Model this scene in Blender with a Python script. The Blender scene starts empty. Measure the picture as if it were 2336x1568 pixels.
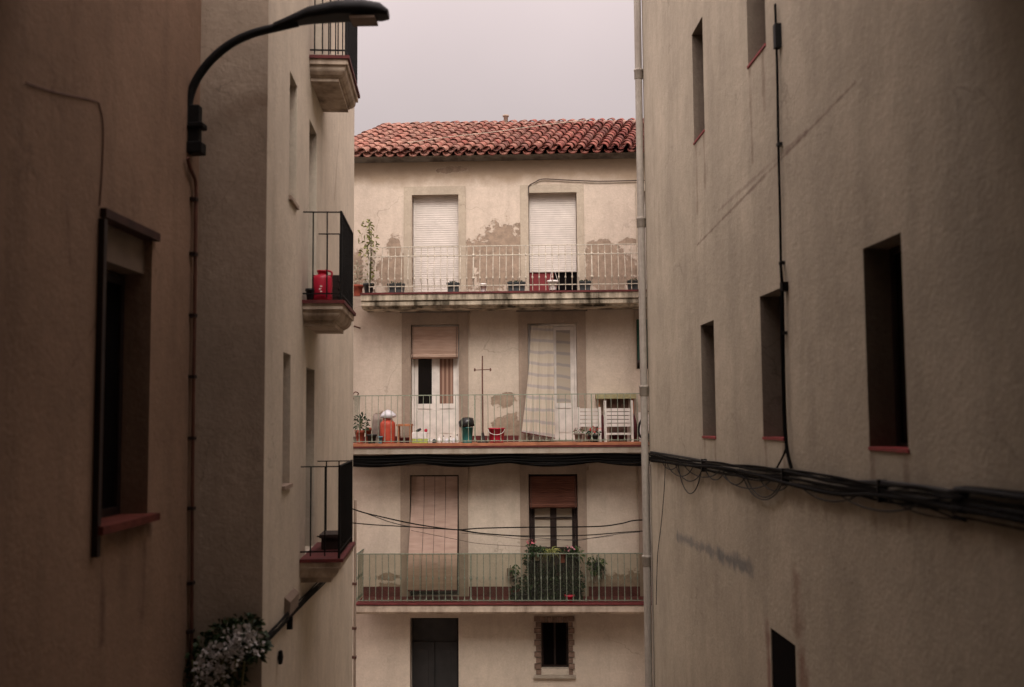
import bpy, bmesh, math, random
from mathutils import Vector, Matrix
R = random.Random(7)
SC = bpy.context.scene
COL = SC.collection
H = 7.0                       # eye height above the cross street (world z of frame z = 0)
rad = math.radians

# ------------------------------------------------------------------ camera
FPX = 2300.0
PITCH = math.atan((952 - 784) / FPX)
ROLL = 0.0075
r0 = Vector((1, 0, 0)); fwd = Vector((0, math.cos(PITCH), math.sin(PITCH)))
u0 = Vector((0, -math.sin(PITCH), math.cos(PITCH)))
rc = math.cos(ROLL) * r0 - math.sin(ROLL) * u0
uc = math.sin(ROLL) * r0 + math.cos(ROLL) * u0
cam = bpy.data.cameras.new("camera"); camo = bpy.data.objects.new("camera", cam)
COL.objects.link(camo); SC.camera = camo
cam.sensor_width = 36; cam.lens = FPX / 2336 * 36; cam.clip_end = 500; cam.clip_start = 0.05
m = Matrix((rc, uc, -fwd)).transposed().to_4x4(); m.translation = Vector((0, 0, H))
camo.matrix_world = m
cam.dof.use_dof = True; cam.dof.focus_distance = 19.0; cam.dof.aperture_fstop = 1.15

def ray(u, v):
    return fwd + ((u - 1168) / FPX) * rc + ((784 - v) / FPX) * uc

# ------------------------------------------------------------------ frames (x along a wall, y into it, z up from eye level)
class Frame:
    def __init__(s, ox, oy, th):
        s.o = Vector((ox, oy, 0)); s.th = th
        s.e = Vector((math.cos(th), math.sin(th), 0)); s.n = Vector((-math.sin(th), math.cos(th), 0))
    def P(s, u, v, out=0.0):
        d = ray(u, v); o = s.o - s.n * out
        t = o.dot(s.n) / d.dot(s.n); p = d * t
        return (p - s.o).dot(s.e), p.z
    def loc(s, p):
        p = Vector(p); q = p - s.o
        return (q.dot(s.e), q.dot(s.n), p.z)
    def w(s, x, y, z):
        return s.o + s.e * x + s.n * y + Vector((0, 0, z + H))
def W(u, v, Y):
    d = ray(u, v); return tuple(d * (Y / d.y))
WD = Frame(0, 0, 0)
FA = Frame(-0.25, 20.4, rad(-2.2))                     # facing facade
RT = Frame(2.88, 0, math.atan2(-1, 0.034))             # right house wall
LC = Frame(-1.61, 0, math.atan2(1, -0.0656))           # left balcony house wall
LA = Frame(-3.07, 0, math.atan2(1, 0.0313))            # left ochre house wall

# ------------------------------------------------------------------ mesh builder
class MB:
    def __init__(s): s.v = []; s.f = []; s.sm = []
    def add(s, vs, fs, smooth=False):
        b = len(s.v); s.v += [tuple(p) for p in vs]
        for f in fs: s.f.append([b + i for i in f]); s.sm.append(smooth)
        return s
    def quad(s, a, b, c, d): return s.add([a, b, c, d], [(0, 1, 2, 3)])
    def box(s, x0, x1, y0, y1, z0, z1):
        return s.add([(x0, y0, z0), (x1, y0, z0), (x1, y1, z0), (x0, y1, z0), (x0, y0, z1), (x1, y0, z1), (x1, y1, z1), (x0, y1, z1)],
                     [(0, 3, 2, 1), (4, 5, 6, 7), (0, 1, 5, 4), (1, 2, 6, 5), (2, 3, 7, 6), (3, 0, 4, 7)])
    def taper(s, x0, x1, y0, y1, z0, z1, k):           # box whose top is k times wider
        cx, cy = (x0 + x1) / 2, (y0 + y1) / 2; a, b = (x1 - x0) / 2, (y1 - y0) / 2
        vs = [(cx + i * a * q, cy + j * b * q, z) for z, q in ((z0, 1), (z1, k)) for i, j in ((-1, -1), (1, -1), (1, 1), (-1, 1))]
        return s.add(vs, [(0, 3, 2, 1), (4, 5, 6, 7), (0, 1, 5, 4), (1, 2, 6, 5), (2, 3, 7, 6), (3, 0, 4, 7)])
    def tube(s, pts, r, n=6):
        pts = [Vector(p) for p in pts]; rs = r if isinstance(r, (list, tuple)) else [r] * len(pts)
        vs = []; N = len(pts); ref = None
        for i, p in enumerate(pts):
            t = (pts[min(i + 1, N - 1)] - pts[max(i - 1, 0)])
            if t.length < 1e-9: t = Vector((0, 0, 1))
            t.normalize()
            if ref is None: ref = Vector((0, 0, 1)) if abs(t.z) < .9 else Vector((1, 0, 0))
            a = t.cross(ref)
            if a.length < 1e-4: a = t.cross(Vector((0, 1, 0)))
            a.normalize(); b = a.cross(t); ref = b
            for k in range(n):
                q = 2 * math.pi * k / n; vs.append(p + (a * math.cos(q) + b * math.sin(q)) * rs[i])
        fs = [(i * n + k, i * n + (k + 1) % n, (i + 1) * n + (k + 1) % n, (i + 1) * n + k) for i in range(N - 1) for k in range(n)]
        s.add(vs, fs, True); s.add(vs[:n], [tuple(range(n))]); s.add(vs[-n:], [tuple(range(n))[::-1]])
        return s
    def lathe(s, prof, cx, cy, cz=0, n=16, sx=1, sy=1, cap=True):
        vs = [(cx + sx * r * math.cos(2 * math.pi * k / n), cy + sy * r * math.sin(2 * math.pi * k / n), cz + z) for r, z in prof for k in range(n)]
        M_ = len(prof)
        fs = [(i * n + k, i * n + (k + 1) % n, (i + 1) * n + (k + 1) % n, (i + 1) * n + k) for i in range(M_ - 1) for k in range(n)]
        s.add(vs, fs, True)
        if cap: s.add(vs[:n], [tuple(range(n))]); s.add(vs[-n:], [tuple(range(n))])
        return s
    def extr(s, prof, x0, x1, closed=True, smooth=False):   # prof: (y, z) outline swept along x
        n = len(prof); vs = [(x0, y, z) for y, z in prof] + [(x1, y, z) for y, z in prof]
        fs = [(i, (i + 1) % n, n + (i + 1) % n, n + i) for i in range(n if closed else n - 1)]
        s.add(vs, fs, smooth)
        if closed: s.add(vs[:n], [tuple(range(n))]); s.add(vs[n:], [tuple(range(n))])
        return s
    def sheet(s, fn, nu, nv, smooth=True):
        vs = [fn(i / nu, j / nv) for j in range(nv + 1) for i in range(nu + 1)]
        fs = [(j * (nu + 1) + i, j * (nu + 1) + i + 1, (j + 1) * (nu + 1) + i + 1, (j + 1) * (nu + 1) + i) for j in range(nv) for i in range(nu)]
        return s.add(vs, fs, smooth)
    def leaf(s, c, d, L, w, droop=.3):
        c = Vector(c); d = Vector(d).normalized()
        a = d.cross(Vector((R.uniform(-1, 1), R.uniform(-1, 1), R.uniform(-1, 1))))
        if a.length < 1e-3: a = Vector((1, 0, 0))
        a.normalize(); mid = c + d * L * .5; tip = c + d * L + Vector((0, 0, -droop * L))
        nrm = a.cross(d) * w * .25
        return s.add([c, mid + a * w * .5 + nrm, tip, mid - a * w * .5 + nrm], [(0, 1, 2), (0, 2, 3)], True)
    def clump(s, c, rx, ry, rz, n, L, w, droop=.3):
        for _ in range(n):
            while True:
                p = Vector((R.uniform(-1, 1), R.uniform(-1, 1), R.uniform(-1, 1)))
                if p.length < 1: break
            d = p + Vector((R.uniform(-.6, .6), R.uniform(-.6, .6), R.uniform(-.2, .8)))
            k = R.uniform(.6, 1.2)
            s.leaf((c[0] + p.x * rx, c[1] + p.y * ry, c[2] + p.z * rz), d, L * k, w * k, droop)
        return s

def smooth_path(pts, n=6):
    pts = [Vector(p) for p in pts]; out = []
    for i in range(len(pts) - 1):
        p0, p1, p2, p3 = pts[max(i - 1, 0)], pts[i], pts[i + 1], pts[min(i + 2, len(pts) - 1)]
        for k in range(n):
            t = k / n
            out.append(.5 * ((2 * p1) + (p2 - p0) * t + (2 * p0 - 5 * p1 + 4 * p2 - p3) * t * t + (3 * p1 - p0 - 3 * p2 + p3) * t ** 3))
    out.append(pts[-1]); return out

def mesh_object(name, mb, mat, base=(0, 0, 0), fix=True, bevel=0):
    me = bpy.data.meshes.new(name); bx, by, bz = base
    me.from_pydata([(x - bx, y - by, z - bz) for x, y, z in mb.v], [], mb.f)
    me.polygons.foreach_set("use_smooth", mb.sm)
    if fix:
        bm = bmesh.new(); bm.from_mesh(me); bmesh.ops.recalc_face_normals(bm, faces=bm.faces); bm.to_mesh(me); bm.free()
    me.materials.append(mat); me.update()
    o = bpy.data.objects.new(name, me); COL.objects.link(o)
    if bevel:
        b = o.modifiers.new("bevel", "BEVEL"); b.width = bevel; b.segments = 2; b.limit_method = 'ANGLE'
    return o

def tag(o, label, cat, group=None, kind=None):
    if label: o["label"] = label
    if cat: o["category"] = cat
    if group: o["group"] = group
    if kind: o["kind"] = kind
    return o

class Thing:                                             # an Empty at the thing's base, its parts are children
    def __init__(s, fr, base, name, label, cat, group=None):
        s.fr, s.base = fr, base
        s.o = bpy.data.objects.new(name, None); COL.objects.link(s.o); s.o.empty_display_size = .1
        s.o.location = fr.w(*base); s.o.rotation_euler = (0, 0, fr.th)
        tag(s.o, label, cat, group)
    def part(s, name, mb, mat, parent=None, label=None, fix=True, bevel=0, kind=None):
        o = mesh_object(name, mb, mat, s.base, fix, bevel); o.parent = parent or s.o
        if label: o["label"] = label
        if kind: o["kind"] = kind
        return o

def single(fr, base, name, mb, mat, label, cat, group=None, kind=None, fix=True, bevel=0):
    o = mesh_object(name, mb, mat, base, fix, bevel)
    o.location = fr.w(*base); o.rotation_euler = (0, 0, fr.th)
    return tag(o, label, cat, group, kind)

# ------------------------------------------------------------------ materials
class NT:
    def __init__(s, name):
        s.m = bpy.data.materials.new(name); s.m.use_nodes = True; s.t = s.m.node_tree
        s.b = s.t.nodes["Principled BSDF"]; s.out = s.t.nodes["Material Output"]
        s.tc = s.n("ShaderNodeTexCoord").outputs["Object"]
    def n(s, typ, **kw):
        q = s.t.nodes.new(typ)
        for k, v in kw.items(): setattr(q, k, v)
        return q
    def set(s, sock, v):
        if hasattr(v, "is_linked") or isinstance(v, bpy.types.NodeSocket): s.t.links.new(v, sock)
        else: sock.default_value = v
    def math(s, op, a, b=None, clamp=False):
        q = s.n("ShaderNodeMath", operation=op, use_clamp=clamp); s.set(q.inputs[0], a)
        if b is not None: s.set(q.inputs[1], b)
        return q.outputs[0]
    def vmath(s, op, a, b=None):
        q = s.n("ShaderNodeVectorMath", operation=op); s.set(q.inputs[0], a)
        if b is not None: s.set(q.inputs[1], b)
        return q.outputs["Value"] if op in ("LENGTH", "DOT_PRODUCT") else q.outputs["Vector"]
    def noise(s, scale, detail=4, rough=.55, stretch=None, off=(0, 0, 0)):
        q = s.n("ShaderNodeTexNoise"); q.inputs["Scale"].default_value = scale; q.inputs["Detail"].default_value = detail
        q.inputs["Roughness"].default_value = rough
        v = s.vmath("ADD", s.tc, off)
        if stretch: v = s.vmath("MULTIPLY", v, stretch)
        s.t.links.new(v, q.inputs["Vector"]); return q.outputs["Fac"]
    def ramp(s, x, a, b):
        q = s.n("ShaderNodeMapRange"); q.clamp = True; s.set(q.inputs["Value"], x)
        q.inputs["From Min"].default_value = a; q.inputs["From Max"].default_value = b; return q.outputs["Result"]
    def mix(s, f, a, b, blend="MIX"):
        q = s.n("ShaderNodeMix", data_type="RGBA", blend_type=blend); s.set(q.inputs["Factor"], f)
        for sock, v in ((q.inputs["A"], a), (q.inputs["B"], b)):
            s.set(sock, (*v, 1) if isinstance(v, tuple) else v)
        return q.outputs["Result"]
    def bump(s, h, strength, dist=.01):
        q = s.n("ShaderNodeBump"); q.inputs["Strength"].default_value = strength; q.inputs["Distance"].default_value = dist
        s.set(q.inputs["Height"], h); s.t.links.new(q.outputs["Normal"], s.b.inputs["Normal"])
    def fin(s, col, rough=.9, spec=.25, metal=0):
        s.set(s.b.inputs["Base Color"], (*col, 1) if isinstance(col, tuple) else col)
        s.set(s.b.inputs["Roughness"], rough); s.b.inputs["Specular IOR Level"].default_value = spec
        s.b.inputs["Metallic"].default_value = metal; return s.m

def plain(name, c, rough=.6, var=.25, scale=9, spec=.3, metal=0, bump=0):
    t = NT(name); n = t.noise(scale, 4)
    d = tuple(x * (1 - var) for x in c); l = tuple(min(1, x * (1 + var * .5)) for x in c)
    col = t.mix(t.ramp(n, .3, .7), d, l)
    if bump: t.bump(n, bump, .01)
    return t.fin(col, rough, spec, metal)

def plaster(name, c, streak=.25, blotch=.22, patches=(), patch_col=(.2, .15, .105), smears=(), patch_amp=1.1, bands=(), soft=False):
    t = NT(name)
    a = t.noise(.8, 5, .6); b = t.noise(1.0, 5, .62, (2.0, 2.0, .45) if soft else (3.2, 3.2, .5)); g = t.noise(28, 3)
    col = t.mix(t.ramp(a, .25, .75), tuple(x * (1 - blotch) for x in c), tuple(x * 1.06 for x in c))
    col = t.mix(t.math("MULTIPLY", t.ramp(b, .48, .72), streak), col, tuple(x * .42 for x in c))
    m2 = t.noise(4.2, 8, .7); col = t.mix(t.math("MULTIPLY", t.ramp(m2, .42, .7), .42), col, tuple(x * .62 for x in c))
    m3 = t.noise(11, 6, .7, None, (7, 3, 1)); col = t.mix(t.math("MULTIPLY", t.ramp(m3, .5, .75), .3), col, tuple(min(1, x * 1.28) for x in c))
    col = t.mix(t.math("MULTIPLY", t.ramp(g, .35, .65), .26), col, tuple(x * .62 for x in c))
    vor = t.n("ShaderNodeTexVoronoi", feature="DISTANCE_TO_EDGE"); vor.inputs["Scale"].default_value = .55
    wob = t.n("ShaderNodeTexNoise"); wob.inputs["Scale"].default_value = 1.7; wob.inputs["Detail"].default_value = 6; t.t.links.new(t.tc, wob.inputs["Vector"])
    t.t.links.new(t.vmath("ADD", t.tc, t.vmath("MULTIPLY", wob.outputs["Color"], (.9, .9, .9))), vor.inputs["Vector"])
    crk = t.math("MULTIPLY", t.math("SUBTRACT", 1.0, t.ramp(vor.outputs["Distance"], .0, .007)), t.ramp(t.noise(.9, 3, .5, None, (2, 9, 4)), .52, .66))
    col = t.mix(t.math("MULTIPLY", crk, .5), col, tuple(x * .35 for x in c))
    for (x0, z0, x1, z1, wd, sc, k) in smears:          # painted smears and cracks between two points
        p0 = Vector((x0, 0, z0)); dv = Vector((x1 - x0, 0, z1 - z0)); L = dv.length; dv.normalize()
        q = t.vmath("SUBTRACT", t.vmath("MULTIPLY", t.tc, (1, 0, 1)), tuple(p0))
        al = t.vmath("DOT_PRODUCT", q, tuple(dv)); al = t.math("MINIMUM", t.math("MAXIMUM", al, 0.0), L)
        sc_ = t.n("ShaderNodeVectorMath", operation="SCALE"); sc_.inputs[0].default_value = tuple(dv); t.set(sc_.inputs["Scale"], al)
        dist = t.vmath("LENGTH", t.vmath("SUBTRACT", q, sc_.outputs["Vector"]))
        dist = t.math("ADD", dist, t.math("MULTIPLY", t.math("SUBTRACT", t.noise(3.5, 5, .65), .5), wd * 3.2 + .03))
        mk = t.math("SUBTRACT", 1.0, t.ramp(dist, wd * .2, wd))
        mk = t.math("MULTIPLY", mk, t.ramp(t.noise(2.2, 4), .22, .5))
        col = t.mix(t.math("MULTIPLY", mk, k), col, sc)
    for (zc, hw, k, sc) in bands:                       # darker bands under eaves and slabs, ragged edge
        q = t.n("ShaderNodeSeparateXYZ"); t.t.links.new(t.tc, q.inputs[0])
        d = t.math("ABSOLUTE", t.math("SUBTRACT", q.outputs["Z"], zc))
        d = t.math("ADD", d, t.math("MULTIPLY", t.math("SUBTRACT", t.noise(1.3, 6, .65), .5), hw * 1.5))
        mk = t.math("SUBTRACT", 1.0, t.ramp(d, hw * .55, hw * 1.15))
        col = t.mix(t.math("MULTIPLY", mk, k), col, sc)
    hgt = t.math('ADD', t.math('MULTIPLY', g, .6), t.math('MULTIPLY', m2, 1.6))
    if patches:
        best = None
        for (cx, cz, rx, rz) in patches:
            q = t.vmath("MULTIPLY", t.vmath("SUBTRACT", t.tc, (cx, 0, cz)), (1 / rx, 0, 1 / rz))
            d = t.math("SUBTRACT", 1.0, t.vmath("LENGTH", q))
            best = d if best is None else t.math("MAXIMUM", best, d)
        nz = t.math("MULTIPLY", t.math("SUBTRACT", t.noise(5.5, 7, .68), .5), patch_amp * 2.3)
        mk = t.ramp(t.math("ADD", best, nz), .0, .10)
        pc = t.mix(t.ramp(t.noise(7, 7, .7), .3, .7), tuple(x * .62 for x in patch_col), tuple(min(1, x * 1.35) for x in patch_col))
        val = t.math("ADD", best, nz)
        rim = t.math("MULTIPLY", t.ramp(val, -.16, -.01), t.math("SUBTRACT", 1.0, mk))            # dirty flaking margin round the bare plaster
        col = t.mix(t.math("MULTIPLY", rim, t.ramp(t.noise(13, 5, .7), .4, .6)), col, tuple((a_ + b_) / 2 for a_, b_ in zip(c, patch_col)))
        col = t.mix(t.math("MULTIPLY", mk, .92), col, pc)
        hgt = t.math("SUBTRACT", hgt, t.math("MULTIPLY", mk, 1.0))
    t.bump(hgt, .6, .012)
    return t.fin(col, .95, .12)

def stained(name, c, dark, amt=.8, sx=3.0, sz=.6, lo=.42, hi=.66):
    t = NT(name); b = t.noise(1.6, 5, .62, (sx, sx, sz)); g = t.noise(14, 4)
    col = t.mix(t.ramp(g, .3, .7), tuple(x * .82 for x in c), c)
    col = t.mix(t.math("MULTIPLY", t.ramp(b, lo, hi), amt), col, dark)
    t.bump(g, .4, .006); return t.fin(col, .95, .12)

def tile_mat(name, a, b, pale):
    t = NT(name); g = t.n("ShaderNodeNewGeometry"); rnd = g.outputs["Random Per Island"]
    col = t.mix(rnd, a, b); n = t.noise(3.2, 5, .65); n2 = t.noise(22, 4)
    q = t.n("ShaderNodeSeparateXYZ"); t.t.links.new(t.tc, q.inputs[0])
    lich = t.math("ADD", t.ramp(n, .35, .75), t.math("MULTIPLY", q.outputs["X"], -.10))
    col = t.mix(t.math("MULTIPLY", t.math("MULTIPLY", lich, t.ramp(n2, .3, .62), True), .85), col, pale)
    t.bump(n2, .3, .005); return t.fin(col, .9, .15)

def leafy(name, a, b, rough=.55):
    t = NT(name); g = t.n("ShaderNodeNewGeometry")
    return t.fin(t.mix(g.outputs["Random Per Island"], a, b), rough, .3)

def glass(name, c=(.006, .005, .005)):
    return plain(name, c, .12, .2, 3, .25)

CREAM = (.62, .50, .40)
M = {}
M['c_wall'] = plaster('cream_render', (.50, .44, .36), .3, .18)
M['g_wall'] = plaster('grey_render', (.42, .345, .265), .3, .22)
M['ochre'] = plaster('ochre_render', (.30, .205, .145), .3, .25)
M['ochre_light'] = plaster('ochre_corner', (.40, .30, .22), .3, .2)
M['surround'] = plaster('surround_paint', (.45, .385, .295), .3, .25)
M['surround_dark'] = plaster('surround_stone', (.36, .28, .215), .45, .3)
M['red_paint'] = plain('dark_red_paint', (.10, .018, .017), .7, .35, 6)
M['red_sill'] = plain('red_tile_sill', (.24, .035, .035), .6, .3, 7)
M['orange_tile'] = plain('orange_floor_tile', (.33, .13, .065), .7, .35, 5)
M['moss_slab'] = stained('mossy_fascia', (.52, .45, .34), (.035, .028, .017), .92, 2.4, .5, .40, .62)
M['slab'] = stained('slab_render', (.38, .33, .265), (.17, .13, .09), .5, 2, .6)
M['slab_cream'] = stained('slab_cream', (.5, .41, .32), (.1, .07, .05), .75, 2, .5, .45, .7)
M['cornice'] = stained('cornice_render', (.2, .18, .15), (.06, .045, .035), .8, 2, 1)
M['white_rail'] = plain('white_railing_paint', (.50, .45, .36), .6, .35, 30)
M['green_rail'] = plain('pale_green_railing_paint', (.24, .27, .2), .6, .3, 30)
M['green_rail_dull'] = plain('dull_green_railing_paint', (.16, .18, .13), .7, .4, 30)
M['iron'] = plain('black_iron', (.006, .0055, .005), .7, .3, 20, .15)
M['rust'] = plain('rusty_iron', (.12, .055, .04), .75, .4, 20)
M['white_wood'] = plain('white_painted_wood', (.66, .61, .55), .55, .18, 6)
M['white_plastic'] = plain('white_plastic', (.7, .66, .62), .45, .15, 12)
M['shutter'] = plain('pale_shutter_slats', (.54, .495, .44), .5, .12, 5)
M['glass'] = glass('dark_glass'); M['dark'] = plain('dark_interior', (.004, .003, .003), .95, .3, 9, .05)
M['dark_wood'] = plain('dark_brown_wood', (.022, .012, .009), .6, .3, 8)
M['garage'] = plain('grey_garage_door', (.022, .020, .019), .7, .3, 5)
M['red_board'] = plain('red_board', (.16, .02, .022), .7, .25, 6)
M['bamboo'] = None
M['grey_pipe'] = stained('grey_pipe', (.36, .33, .28), (.16, .13, .11), .6, 6, .4)
M['brown_pipe'] = plain('rust_brown_pipe', (.11, .045, .03), .6, .35, 9)
M['cable'] = plain('black_cable', (.004, .0035, .003), .8, .3, 30, .1)
M['cable_grey'] = plain('grey_cable', (.012, .012, .011), .65, .3, 30)
M['cable_brown'] = plain('brown_cable', (.06, .04, .032), .7, .3, 30)
M['lamp'] = plain('dark_grey_lamp_metal', (.006, .0065, .0065), .6, .3, 14, .2)
M['tile'] = tile_mat('roof_tile', (.17, .042, .03), (.065, .018, .015), (.40, .25, .18))
M['mortar'] = plain('ridge_mortar', (.22, .13, .10), .95, .4, 9)
M['leaf_dark'] = leafy('dark_leaves', (.012, .028, .010), (.03, .055, .016))
M['leaf_mid'] = leafy('mid_leaves', (.03, .07, .02), (.07, .11, .03))
M['leaf_yellow'] = leafy('yellow_green_leaves', (.13, .15, .04), (.24, .23, .07))
M['leaf_pale'] = leafy('pale_leaves', (.28, .27, .19), (.4, .37, .27))
M['petal_red'] = leafy('red_petals', (.5, .02, .02), (.6, .05, .04))
M['petal_pink'] = leafy('pink_petals', (.5, .10, .13), (.6, .2, .22))
M['petal_white'] = leafy('white_petals', (.34, .33, .31), (.58, .56, .52))
M['petal_mauve'] = leafy('mauve_petals', (.3, .10, .14), (.42, .2, .2))
M['stem'] = plain('plant_stem', (.10, .10, .04), .8)
M['soil'] = plain('potting_soil', (.03, .02, .014), .95)
M['pot_dark'] = plain('dark_plastic_pot', (.02, .021, .02), .5, .3)
M['pot_slate'] = plain('slate_plastic_trough', (.045, .05, .05), .55, .3)
M['terracotta'] = plain('terracotta', (.32, .075, .045), .85, .3)
M['blue_pot'] = plain('blue_glazed_pot', (.09, .2, .25), .4, .2)
M['gas_orange'] = plain('orange_bottle_paint', (.40, .06, .032), .5, .2, 8)
M['teal'] = plain('teal_plastic', (.03, .17, .16), .45, .2)
M['black_bag'] = plain('black_bin_bag', (.008, .008, .008), .35, .3, 12, .5)
M['red_plastic'] = plain('red_plastic', (.40, .012, .035), .4, .15, .5)
M['white_bag'] = plain('white_plastic_bag', (.62, .6, .62), .4, .2, 12)
M['grey_sack'] = plain('grey_sack', (.25, .2, .165), .9, .3, 10)
M['lime'] = plain('lime_carton', (.38, .46, .10), .6, .3, 25)
M['orange_wood'] = plain('orange_brown_wood', (.40, .16, .075), .6, .3, 9)
M['green_shutter'] = plain('dark_green_shutter', (.012, .05, .028), .6, .3, 6)
M['olive_cloth'] = plain('olive_table_edge', (.30, .27, .14), .8, .25, 12)
M['brown_cloth'] = plain('brown_board', (.12, .07, .05), .8, .3, 8)
M['maroon'] = plain('maroon_fabric', (.09, .02, .022), .85, .3, 8)
M['concrete'] = plaster('street_concrete', (.40, .35, .29), .15, .3)
M['meter'] = plain('grey_meter_box', (.17, .125, .09), .7, .2, 6)
M['lintel'] = plain('dark_red_brown_lintel', (.045, .018, .012), .8, .4, 7)
M['dull_sill'] = plain('dull_brick_sill', (.13, .035, .025), .8, .4, 7, .15, 0, .3)
M['reveal'] = plaster('shaded_reveal', (.20, .165, .125), .4, .25)  # render darkened so the shade of the window recesses sits in its colour
M['brick'] = plain('old_brick', (.18, .12, .09), .95, .4, 11, .1, 0, .4)
M['red_stain'] = stained('red_brown_paint_band', (.24, .14, .1), (.11, .045, .035), .8, 3, .5)

def slatted(name, a, b, pitch, rough=.8, axis="Z"):
    t = NT(name); q = t.n("ShaderNodeSeparateXYZ"); t.t.links.new(t.tc, q.inputs[0])
    w = t.math("SINE", t.math("MULTIPLY", q.outputs[axis], 2 * math.pi / pitch))
    n = t.noise(3, 4, .6, (1, 1, 6)); col = t.mix(t.ramp(n, .3, .7), a, b)
    col = t.mix(t.math("MULTIPLY", t.ramp(w, .3, 1), .35), col, tuple(x * .45 for x in a))
    t.bump(w, .5, .006); return t.fin(col, rough, .2)
M['bamboo'] = slatted('woven_blind', (.34, .225, .165), (.44, .31, .235), .03)
M['bamboo_pink'] = slatted('pinkish_blind', (.34, .235, .185), (.44, .315, .25), .022)
M['bamboo_brown'] = slatted('brown_blind', (.10, .038, .025), (.15, .06, .038), .035)

def striped(name):
    t = NT(name); q = t.n("ShaderNodeSeparateXYZ"); t.t.links.new(t.tc, q.inputs[0])
    z = t.math("ADD", q.outputs["Z"], t.math("MULTIPLY", q.outputs["X"], .10))
    z = t.math("ADD", z, t.math("MULTIPLY", t.noise(2.2, 3), .12))
    s1 = t.math("SINE", t.math("MULTIPLY", z, 2 * math.pi / .235)); s2 = t.math("SINE", t.math("MULTIPLY", t.math("ADD", z, .085), 2 * math.pi / .235))
    col = t.mix(t.ramp(s1, .55, .85), (.42, .36, .285), (.31, .28, .255))
    col = t.mix(t.math("MULTIPLY", t.ramp(s2, .5, .9), .3), col, (.40, .34, .25))
    return t.fin(col, .9, .1)
M['stripe'] = striped('striped_curtain_cloth')
def brown_curtain(name):
    t = NT(name); q = t.n("ShaderNodeSeparateXYZ"); t.t.links.new(t.tc, q.inputs[0])
    w = t.ramp(t.math("SINE", t.math("MULTIPLY", q.outputs["X"], 2 * math.pi / .085)), -.6, .9)
    return t.fin(t.mix(w, (.16, .085, .06), (.34, .22, .16)), .8, .2)
M['brown_curtain'] = brown_curtain('brown_curtain')
def lace(name):
    t = NT(name); n = t.noise(2, 4, .6, (1, 1, 5)); return t.fin(t.mix(t.ramp(n, .3, .7), (.30, .25, .19), (.44, .37, .29)), .8, .3)
M['lace'] = lace('cream_net_curtain')
def screen(name):
    t = NT(name); tr = t.n("ShaderNodeBsdfTransparent"); mx = t.n("ShaderNodeMixShader")
    tr.inputs["Color"].default_value = (.70, .70, .62, 1)
    n = t.noise(2.5, 4, .6, (2, 2, .6)); f = t.math("ADD", .04, t.math("MULTIPLY", n, .18))
    t.fin((.12, .12, .09), .5, .2); t.t.links.new(f, mx.inputs[0]); t.t.links.new(tr.outputs[0], mx.inputs[1]); t.t.links.new(t.b.outputs[0], mx.inputs[2])
    t.t.links.new(mx.outputs[0], t.out.inputs["Surface"]); return t.m
M['screen'] = screen('green_tinted_plastic_screen')

# ------------------------------------------------------------------ wall helpers
def wall_mb(x0, x1, z0, z1, holes, depth, thick):
    mb = MB()
    xs = sorted({x0, x1, *[h[0] for h in holes], *[h[1] for h in holes]}); zs = sorted({z0, z1, *[h[2] for h in holes], *[h[3] for h in holes]})
    xs = [x for x in xs if x0 <= x <= x1]; zs = [z for z in zs if z0 <= z <= z1]
    for i in range(len(xs) - 1):
        for j in range(len(zs) - 1):
            cx, cz = (xs[i] + xs[i + 1]) / 2, (zs[j] + zs[j + 1]) / 2
            if any(h[0] < cx < h[1] and h[2] < cz < h[3] for h in holes): continue
            mb.quad((xs[i], 0, zs[j]), (xs[i + 1], 0, zs[j]), (xs[i + 1], 0, zs[j + 1]), (xs[i], 0, zs[j + 1]))
    for (a, b, c, d) in holes:
        mb.quad((a, 0, c), (a, 0, d), (a, depth, d), (a, depth, c)); mb.quad((b, 0, d), (b, 0, c), (b, depth, c), (b, depth, d))
        mb.quad((a, 0, d), (b, 0, d), (b, depth, d), (a, depth, d)); mb.quad((a, 0, c), (a, depth, c), (b, depth, c), (b, 0, c))
        mb.quad((a, depth, c), (a, depth, d), (b, depth, d), (b, depth, c))
    mb.quad((x0, 0, z0), (x0, 0, z1), (x0, thick, z1), (x0, thick, z0)); mb.quad((x1, 0, z1), (x1, 0, z0), (x1, thick, z0), (x1, thick, z1))
    mb.quad((x0, 0, z1), (x1, 0, z1), (x1, thick, z1), (x0, thick, z1)); mb.quad((x0, thick, z0), (x0, thick, z1), (x1, thick, z1), (x1, thick, z0))
    return mb
def frame_mb(x0, x1, z0, z1, w, y0, y1, mull=0):
    mb = MB(); mb.box(x0, x0 + w, y0, y1, z0, z1).box(x1 - w, x1, y0, y1, z0, z1).box(x0 + w, x1 - w, y0, y1, z1 - w, z1).box(x0 + w, x1 - w, y0, y1, z0, z0 + w)
    if mull:
        c = (x0 + x1) / 2; mb.box(c - mull / 2, c + mull / 2, y0 + .004, y1 - .004, z0 + w, z1 - w)
    return mb
def surround_mb(o0, o1, i0, i1, zb, zi, zo, out):
    return MB().box(o0, i0, -out, .03, zb, zo).box(i1, o1, -out, .03, zb, zo).box(i0, i1, -out, .03, zi, zo)

def z4(a, b): return 792.6 + .3034 * a, 257.8 + .3034 * b
def z5(a, b): return 792.6 + .3034 * a, 683.1 + .3034 * b
def z6(a, b): return 792.6 + .3034 * a, 1089 + .3034 * b

# ================================================================== THE FACING HOUSE
OUT = .78                                                     # how far its balconies stand out
FL = [FA.P(1140, 665, OUT)[1], FA.P(1140, 1011, OUT)[1], FA.P(1140, 1377, OUT)[1]]   # balcony floors
GROUND = -7.0
def fx(u, v=900, out=0): return FA.P(u, v, out)[0]
def fz(v, u=1140, out=0): return FA.P(u, v, out)[1]

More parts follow.
